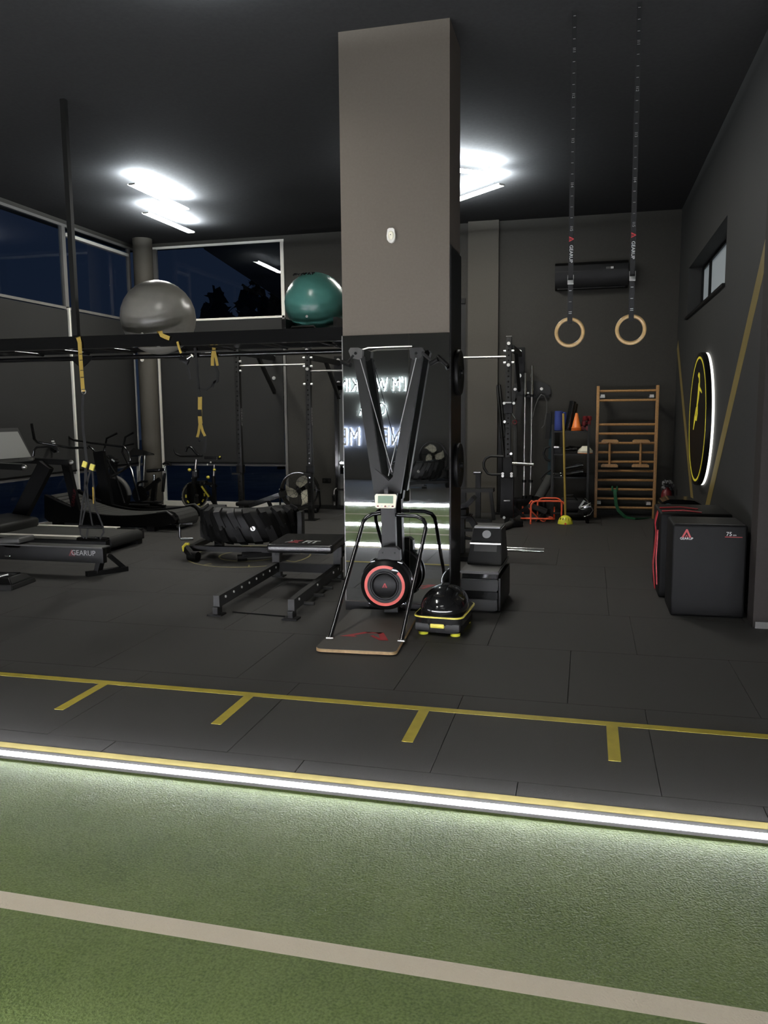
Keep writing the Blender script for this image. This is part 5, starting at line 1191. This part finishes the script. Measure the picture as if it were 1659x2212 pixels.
# treadmill beyond it, along X, user faces the glass wall
tx, ty0, ty1 = -5.62, 8.50, 9.42
tm = thing('treadmill', 'black motorised treadmill with pale side rails at the left edge', 'treadmill', (-6.6, 8.96, 0)); Lt = tm.location
MB().bb((-8.0-Lt.x+.25, ty0+.02-Lt.y, .06), (tx-Lt.x, ty1-.02-Lt.y, .17), bev=.012).build('deck_frame', 'black', tm)
MB().bb((-7.4-Lt.x, ty0+.14-Lt.y, .17), (tx-.02-Lt.x, ty1-.14-Lt.y, .195), bev=.01).build('running_belt', 'foam', tm)
MB().cyl((tx-.05-Lt.x, ty0+.10-Lt.y, .12), (tx-.05-Lt.x, ty1-.10-Lt.y, .12), .075, seg=20).build('rear_roller', 'grey2', tm)
for y, xe in ((ty0+.06, -6.02), (ty1-.06, -5.98)):
    MB().bb((-7.45-Lt.x, y-.055-Lt.y, .17), (xe-Lt.x, y+.055-Lt.y, .205), bev=.004).build('side_rail', 'alu', tm)
    MB().bb((xe-Lt.x, y-.055-Lt.y, .15), (tx-Lt.x, y+.055-Lt.y, .200), bev=.02).build('rail_end', 'gloss', tm)
MB().box((-7.42-Lt.x, 0, .24), (.50, .80, .20), (0, .12, 0), bev=.05, seg=3).build('motor_cover', 'grey2', tm)
MB().bb((tx-.12-Lt.x, ty0+.05-Lt.y, 0), (tx-.02-Lt.x, ty0+.15-Lt.y, .06)).build('rear_foot', 'blackr', tm); MB().bb((tx-.12-Lt.x, ty1-.15-Lt.y, 0), (tx-.02-Lt.x, ty1-.05-Lt.y, .06)).build('rear_foot', 'blackr', tm); MB().bb((-7.6-Lt.x, ty0+.1-Lt.y, 0), (-7.5-Lt.x, ty1-.1-Lt.y, .06)).build('front_foot', 'blackr', tm)
for Y in (8.62, 9.42):
    a, b_ = on_y(42 if Y > 9 else -60, 1118, Y)-Lt, on_y(100 if Y > 9 else -15, 1004, Y)-Lt
    if Y > 9: MB().bar(a, b_, .09, .20, (1, 0, .5)).build('upright', 'black', tm)
    else: MB().bar(a, b_, .09, .16, (1, 0, .5)).build('upright', 'black', tm)
for px, py, Y in ((50, 1009, 8.66), (152, 999, 9.50)):
    e = on_y(px, py, Y)-Lt; MB().bar(e+Vector((-.85, 0, .03)), e, .09, .075).build('arm_rest', 'black', tm); MB().sph(e, .055, (1.0, .55, .62), 16, 10).build('arm_cap', 'steel', tm)
e = on_y(20, 995, 9.0)-Lt; MB().bar(e+Vector((-.25, -.42, .02)), e+Vector((-.25, .50, .02)), .16, .10).build('console_bar', 'black', tm)
c = on_y(4, 968, 8.95)-Lt
MB().prism([(-.40, -.20), (.40, -.20), (.33, .24), (-.33, .24)], c, (.12, 1, 0), (-.35, 0, 1), .05).build('console', 'grey2', tm)
MB().prism([(-.35, -.15), (.36, -.15), (.29, .19), (-.29, .19)], c+Vector((.052, 0, .015)), (.12, 1, 0), (-.35, 0, 1), .006).build('console_screen', 'screen', tm)
MB().bar(on_y(44, 992, 8.7)-Lt, on_y(74, 991, 8.7)-Lt, .03, .03).build('grip_rail', 'chrome', tm); MB().tube([on_y(72, 985, 9.0)-Lt, on_y(74, 971, 9.0)-Lt, on_y(80, 966, 9.0)-Lt, on_y(110, 964, 9.0)-Lt, on_y(122, 968, 9.0)-Lt, on_y(126, 977, 9.0)-Lt], .016, 10).build('front_bar', 'gloss', tm)

# curved treadmill
cb = Vector((-6.75, 10.75, 0)); ct = thing('curved_treadmill', 'black curved manual treadmill with a concave slatted deck and bent handlebars', 'treadmill', cb); yA, yB = -.43, .43
N = 24
def cz_(x): return .185+.20*((x-.10)/.95)**2*(1 if x < .1 else .55)
xs_ = [-1.05+2.0*i/N for i in range(N+1)]
for k in range(N):
    xm = (xs_[k]+xs_[k+1])/2; sl = math.atan2(cz_(xs_[k+1])-cz_(xs_[k]), xs_[k+1]-xs_[k])
    MB().box((xm, 0, cz_(xm)), (2.0/N-.006, .58, .03), (0, -sl, 0)).build('belt_slat', 'foam', ct)
for k in range(5):
    a = PI/2-.35-.42*k; MB().box((.93+.13*math.cos(a), 0, cz_(.95)-.135+.13*math.sin(a)), (.03, .58, .075), (0, PI/2-a-PI/2, 0)).build('belt_slat', 'foam', ct)
for s_ in (-1, 1):
    up_ = [(x, cz_(x)+.03) for x in xs_]+[(1.02, cz_(.95)-.02), (1.08, cz_(.95)-.10), (1.06, .13)]
    poly = up_+[(.85, .07), (-1.0, .10), (-1.07, .16)]
    MB().prism(poly, (0, s_*.36-.0 if s_ < 0 else s_*.43, 0), (1, 0, 0), (0, 0, 1), .07).build('side_cover', 'black', ct)
    MB().tube([(.80, s_*.435, cz_(.8)+.035), (.95, s_*.435, cz_(.95)+.03), (1.04, s_*.435, cz_(.95)-.03)], .016, 8).build('cover_edge', 'grey', ct)
    MB().bb((.62, s_*.36-.06, 0), (.74, s_*.36+.06, .10)).build('foot', 'blackr', ct); MB().bb((-.95, s_*.36-.06, 0), (-.83, s_*.36+.06, .13)).build('foot', 'blackr', ct)
Q = lambda px, py, Y=10.35: on_y(px, py, Y)-cb
MB().bar(Q(171, 1122), Q(143, 1003), .07, .12, (1, 0, .2)).build('upright', 'black', ct)
MB().bar(Q(236, 1105, 11.15), Q(214, 975, 11.15), .08, .17, (1, 0, .2)).build('upright', 'black', ct)
rt_ = text('GEARUP', .07, (Q(155, 1080).x+.065, -.44, Q(155, 1075).z), (PI/2, -PI/2+.22, 0), 'redd', ct, 'lettering', .0008)
MB().tube([Q(68, 915, 9.9), Q(74, 948, 9.95), Q(80, 955, 10.1), Q(110, 960, 10.2), Q(150, 967), Q(190, 968)], .019, 10).build('handlebar', 'gloss', ct)
MB().tube([Q(121, 913, 11.15), Q(149, 945, 11.15), Q(160, 951, 11.15), Q(200, 957, 11.15), Q(268, 965, 11.15), Q(276, 974, 11.15), Q(282, 992, 11.15), Q(279, 1006, 11.15), Q(262, 1018, 11.15), Q(240, 1030, 11.15)], .019, 10).build('handlebar', 'gloss', ct)
MB().tube([Q(192, 963, 11.15), Q(204, 974, 11.15), Q(211, 990, 11.15)], .019, 10).build('bar_bend', 'gloss', ct)
c = Q(102, 953, 10.7); MB().prism([(-.09, -.09), (.09, -.09), (.09, .10), (-.09, .10)], c, (.5, .85, 0), (-.4, 0, .9), .04).build('console', 'black', ct)
for k, (u, v) in enumerate(((-.02, .07), (-.03, .03), (.05, .03), (-.02, -.01), (.06, -.02), (.06, -.06))): MB().prism([(u-.022, v-.008), (u+.022, v-.008), (u+.022, v+.008), (u-.022, v+.008)], c+Vector((.036, -.02, .016)), (.5, .85, 0), (-.4, 0, .9), .004).build('console_button', 'white', ct)
MB().bar(Q(120, 975, 10.7), Q(100, 960, 10.7), .05, .05).build('console_stem', 'black', ct); MB().bar(Q(108, 966, 10.4), Q(108, 966, 11.1), .03, .03).build('cross_bar', 'black', ct)

# elliptical behind the curved treadmill
eb = Vector((on_y(262, 1100, 11.8).x, 11.8, 0)); el = thing('elliptical_trainer', 'black elliptical trainer with a grey-edged wheel cover behind the curved treadmill', 'elliptical', eb)
Q = lambda px, py, Y=11.8: on_y(px, py, Y)-eb
wc = Q(243, 1064); MB().cyl((wc.x, -.06, .34), (wc.x, .06, .34), .30, seg=40).build('wheel_cover', 'black', el)
MB().tube(arc((wc.x, -.0, .34), .305, .05, 1.55, 14), .045, 10).build('cover_edge', 'grey', el)
MB().bar((wc.x+.02, 0, .55), Q(246, 990), .08, .10).build('mast', 'black', el); MB().box(Q(244, 992), (.20, .12, .05), (0, .6, 0), bev=.015).build('console', 'gloss', el); MB().box(Q(249, 994)+Vector((0, -.065, 0)), (.06, .01, .02), (0, .6, 0)).build('console_display', 'white', el)
for s_ in (-1, 1): MB().tube([(wc.x+.35, s_*.22, .25), (wc.x+.22, s_*.25, .75), (wc.x+.05, s_*.27, 1.05), (wc.x+.12, s_*.27, 1.30), (wc.x+.30, s_*.25, 1.38)], .018, 8).build('moving_arm', 'gloss', el)
for s_ in (-1, 1): MB().bar((wc.x+.1, s_*.2, .22), (wc.x+.85, s_*.2, .16), .05, .04).build('foot_rail', 'gloss', el); MB().box((wc.x+.60, s_*.2, .22), (.32, .13, .03), bev=.01).build('pedal', 'blackr', el)
MB().bb((wc.x-.3, -.05, .02), (wc.x+.95, .05, .08)).build('base_rail', 'black', el)
for x in (wc.x-.3, wc.x+.9): MB().bb((x-.04, -.3, 0), (x+.04, .3, .05)).build('foot', 'blackr', el)
# console tablet on a post beside it
tb_ = Vector((on_y(308, 1095, 12.5).x, 12.5, 0)); up = thing('upright_bike', 'black exercise bike with a wide tilted console and small seat beside the round pillar', 'exercise bike', tb_)
Q = lambda px, py, Y=12.5: on_y(px, py, Y)-tb_
MB().prism([(-.20, -.05), (.24, -.02), (.24, .0), (.06, .05), (-.14, .09), (-.22, .02)], Q(313, 978)+Vector((0, -.15, 0)), (1, .0, 0), (0, .3, .95), -.05).build('console', 'gloss', up)
for p0_, p1_ in (((303, 984), (299, 1040)), ((313, 984), (309, 1050))): MB().cyl(Q(*p0_), Q(*p1_), .016, seg=10).build('console_post', 'steel', up)
MB().cyl(Q(272, 963)+Vector((0, -.1, 0)), Q(297, 958)+Vector((0, -.1, 0)), .018, seg=10).build('grip', 'black', up)
MB().tube([Q(296, 1050), Q(299, 1043), Q(308, 1040), Q(318, 1040)], .022, 10).build('front_fender', 'black', up)
MB().cyl(Q(304, 1068)+Vector((0, -.03, 0)), Q(304, 1068)+Vector((0, .03, 0)), .15, seg=28).build('flywheel', 'gloss', up)
MB().bar(Q(304, 1068), Q(345, 1035), .05, .07).build('frame_tube', 'black', up); MB().bar(Q(330, 1090), Q(335, 1040), .06, .08).build('frame_tube', 'black', up)
MB().cyl(Q(333, 1045), Q(333, 1025), .02, seg=10).build('seat_post', 'chrome', up)
MB().box(Q(335, 1016), (.27, .16, .06), (0, -.08, 0), bev=.025, seg=3).build('seat', 'vinyl', up)
MB().bar(Q(322, 1075), Q(352, 1094), .03, .03).build('rear_strut', 'grey', up)
MB().bb((Q(300, 1098).x, -.25, 0), (Q(300, 1098).x+.08, .25, .05)).build('foot', 'blackr', up); MB().bb((Q(356, 1098).x, -.25, 0), (Q(356, 1098).x+.08, .25, .05)).build('foot', 'blackr', up); MB().bb((Q(300, 1098).x, -.03, .03), (Q(356, 1098).x, .03, .08)).build('base_rail', 'black', up)
for s_ in (-1, 1): MB().bar(Q(322, 1072)+Vector((0, s_*.08, 0)), Q(322+s_*10, 1072+s_*9)+Vector((0, s_*.10, 0)), .025, .015).build('crank', 'chrome', up)
# second small handle set and seat toward the pillar
MB().tube([Q(352, 1003), Q(358, 999), Q(366, 1001), Q(370, 1006)], .02, 8).build('rear_handle', 'black', up); MB().cyl(Q(357, 1006), Q(356, 1022), .018, seg=10).build('handle_post', 'chrome', up); MB().cyl(Q(356, 1022), Q(352, 1062), .025, seg=10).build('handle_tube', 'black', up)

# spin bike with yellow knobs
sb = Vector((on_y(438, 1108, 12.2).x, 12.2, 0)); sp_ = thing('spin_bike', 'black spin bike with yellow knobs and tall handlebars left of the perforated rack', 'spin bike', sb)
Q = lambda px, py, Y=12.2: on_y(px, py, Y)-sb
wc = Q(420.5, 1070)
def ell(name, m_, r, th, y, seg=40):
    b = MB(); b.lathe([(r-th, -.018), (r, -.018), (r, .018), (r-th, .018)], (0, 0, 0), 'Y', seg, True); o = b.build(name, m_, sp_, loc=(wc.x, y, wc.z)); o.rotation_euler = (0, 0, math.radians(52)); return o
ell('flywheel_rim', 'chrome', .235, .02, 0); o = ell('flywheel', 'gloss', .215, .18, 0)
o = MB()
for k in range(10):
    a = 2*PI*k/10
    if math.sin(a) < .3: o.box((.165*math.cos(a), -.024, .165*math.sin(a)), (.05, .01, .022), (0, -a+PI/2, 0))
fo = o.build('yellow_marks', 'yplast', sp_, loc=(wc.x, 0, wc.z)); fo.rotation_euler = (0, 0, math.radians(52)); fo['kind'] = 'stuff'
MB().cyl((wc.x-.03, -.05, wc.z), (wc.x+.03, .05, wc.z), .03, seg=16).build('hub', 'chrome', sp_)
MB().bar(Q(423, 1030), Q(406, 1108), .05, .045).build('fork', 'black', sp_); MB().bar(Q(426, 1030)+Vector((0, -.12, 0)), Q(424, 1112)+Vector((0, -.12, 0)), .05, .045).build('fork', 'black', sp_)
text('SPIN', .05, Q(427, 1058)+Vector((0, -.146, 0)), (PI/2, PI/2, 0), 'white', sp_, 'lettering', .0006) if False else None
MB().bar(Q(423, 1033), Q(422, 1014), .08, .09).build('head_tube', 'gloss', sp_); MB().cyl(Q(422, 1016), Q(424, 992), .020, seg=12).build('stem_post', 'steel', sp_)
MB().tube([Q(376, 970), Q(380, 980), Q(390, 985), Q(410, 985), Q(437, 985)], .020, 10).build('handlebar', 'black', sp_)
MB().tube([Q(401, 975), Q(404, 967), Q(410, 965), Q(415, 968), Q(422, 977), Q(430, 984)], .024, 10).build('aero_bar', 'gloss', sp_); MB().tube([Q(405, 965.5), Q(409, 964), Q(413, 966)], .014, 8).build('yellow_pad', 'yplast', sp_)
MB().bar(Q(426, 1042), Q(462, 1046), .05, .05).build('top_tube', 'gloss', sp_)
MB().bar(Q(434, 1046), Q(470, 1096), .045, .05).build('diagonal_tube', 'black', sp_); MB().bar(Q(437, 1050)+Vector((0, -.03, 0)), Q(453, 1073)+Vector((0, -.03, 0)), .012, .025).build('pale_stripe', 'yplast', sp_)
MB().cyl(Q(462, 1045), Q(461, 1028), .03, seg=12).build('seat_tube', 'black', sp_); MB().cyl(Q(462, 1030), Q(463, 1004), .017, seg=12).build('seat_post', 'steel', sp_)
MB().bar(Q(462, 1045), Q(464, 1092), .05, .06).build('rear_tube', 'black', sp_)
b = MB(); b.prism([(-.13, -.02), (.0, -.07), (.13, -.06), (.14, .06), (.0, .06), (-.13, .02)], Q(458, 992)+Vector((0, 0, 0)), (1, 0, .0), (0, 1, 0), .05); b.build('saddle', 'vinyl', sp_)
MB().box(Q(472, 989), (.085, .03, .02), (0, -.6, 0), bev=.006).build('saddle_tip', 'yplast', sp_)
for px, py, r_ in ((415.5, 1014, .030), (455.5, 1030, .030), (469, 1014, .024)): MB().sph(Q(px, py)+Vector((0, -.10, 0)), r_, (1, 1, .9), 16, 10).build('yellow_knob', 'yplast', sp_)
for px, py in ((428, 1017), (453, 1003), (460, 998), (420, 1032)): MB().sph(Q(px, py)+Vector((0, -.08, 0)), .015, (1, 1, 1), 12, 8).build('chrome_knob', 'bolt', sp_)
MB().bb((Q(383, 1115).x, -.36, .02), (Q(422, 1115).x, -.28, .07)).build('front_stabiliser', 'gloss', sp_); MB().cyl((Q(381, 1114).x, -.36, .05), (Q(381, 1114).x, -.28, .05), .045, seg=14).build('wheel', 'black', sp_)
MB().bb((Q(446, 1103).x, -.04, .02), (Q(500, 1103).x, .04, .06)).build('rear_stabiliser', 'black', sp_); MB().box((Q(497, 1102).x, -.05, .05), (.07, .03, .02), (0, -.5, 0)).build('yellow_tip', 'yplast', sp_)
MB().bar(Q(410, 1108), (Q(465, 1098).x, 0, .06), .05, .04).build('base_tube', 'black', sp_)
for s_, (px, py) in ((-1, (449, 1038)), (1, (452, 1052))): MB().bar(Q(445, 1045)+Vector((0, s_*.09, 0)), Q(px, py)+Vector((0, s_*.10, 0)), .03, .014).build('crank', 'chrome', sp_); MB().box(Q(px, py)+Vector((0, s_*.15, 0)), (.1, .1, .025)).build('pedal', 'blackr', sp_)

# platform at the left edge
pb_ = on_floor(12, 1268); st2 = thing('floor_platform', 'low grey tapered platform with a black top pad cut by the left edge', 'platform', (pb_.x-.10, pb_.y+.05, 0), .12)
def fr2(z0, z1, a, b_, m_, nm):
    t_ = bmesh.new(); v = [t_.verts.new(p) for p in ((-a[0], -a[1], z0), (a[0], -a[1], z0), (a[0], a[1], z0), (-a[0], a[1], z0), (-b_[0], -b_[1], z1), (b_[0], -b_[1], z1), (b_[0], b_[1], z1), (-b_[0], b_[1], z1))]
    for f_ in ((3, 2, 1, 0), (4, 5, 6, 7), (0, 1, 5, 4), (1, 2, 6, 5), (2, 3, 7, 6), (3, 0, 4, 7)): t_.faces.new([v[i] for i in f_])
    bmesh.ops.bevel(t_, geom=t_.edges[:], offset=.008, segments=2, affect='EDGES'); s = MB(); s._add(t_); return s.build(nm, m_, st2)
fr2(0, .05, (.26, .22), (.25, .20), 'grey2', 'base'); fr2(.05, .11, (.24, .19), (.18, .13), 'black', 'top'); fr2(.11, .12, (.17, .12), (.15, .10), 'gloss', 'top_pad')
ck = MB(); ck.tube([(.02, -.115, .118), (.05, -.13, .108), (.13, -.06, .128)], .008, 6); ck.build('tick_mark', 'white', st2)
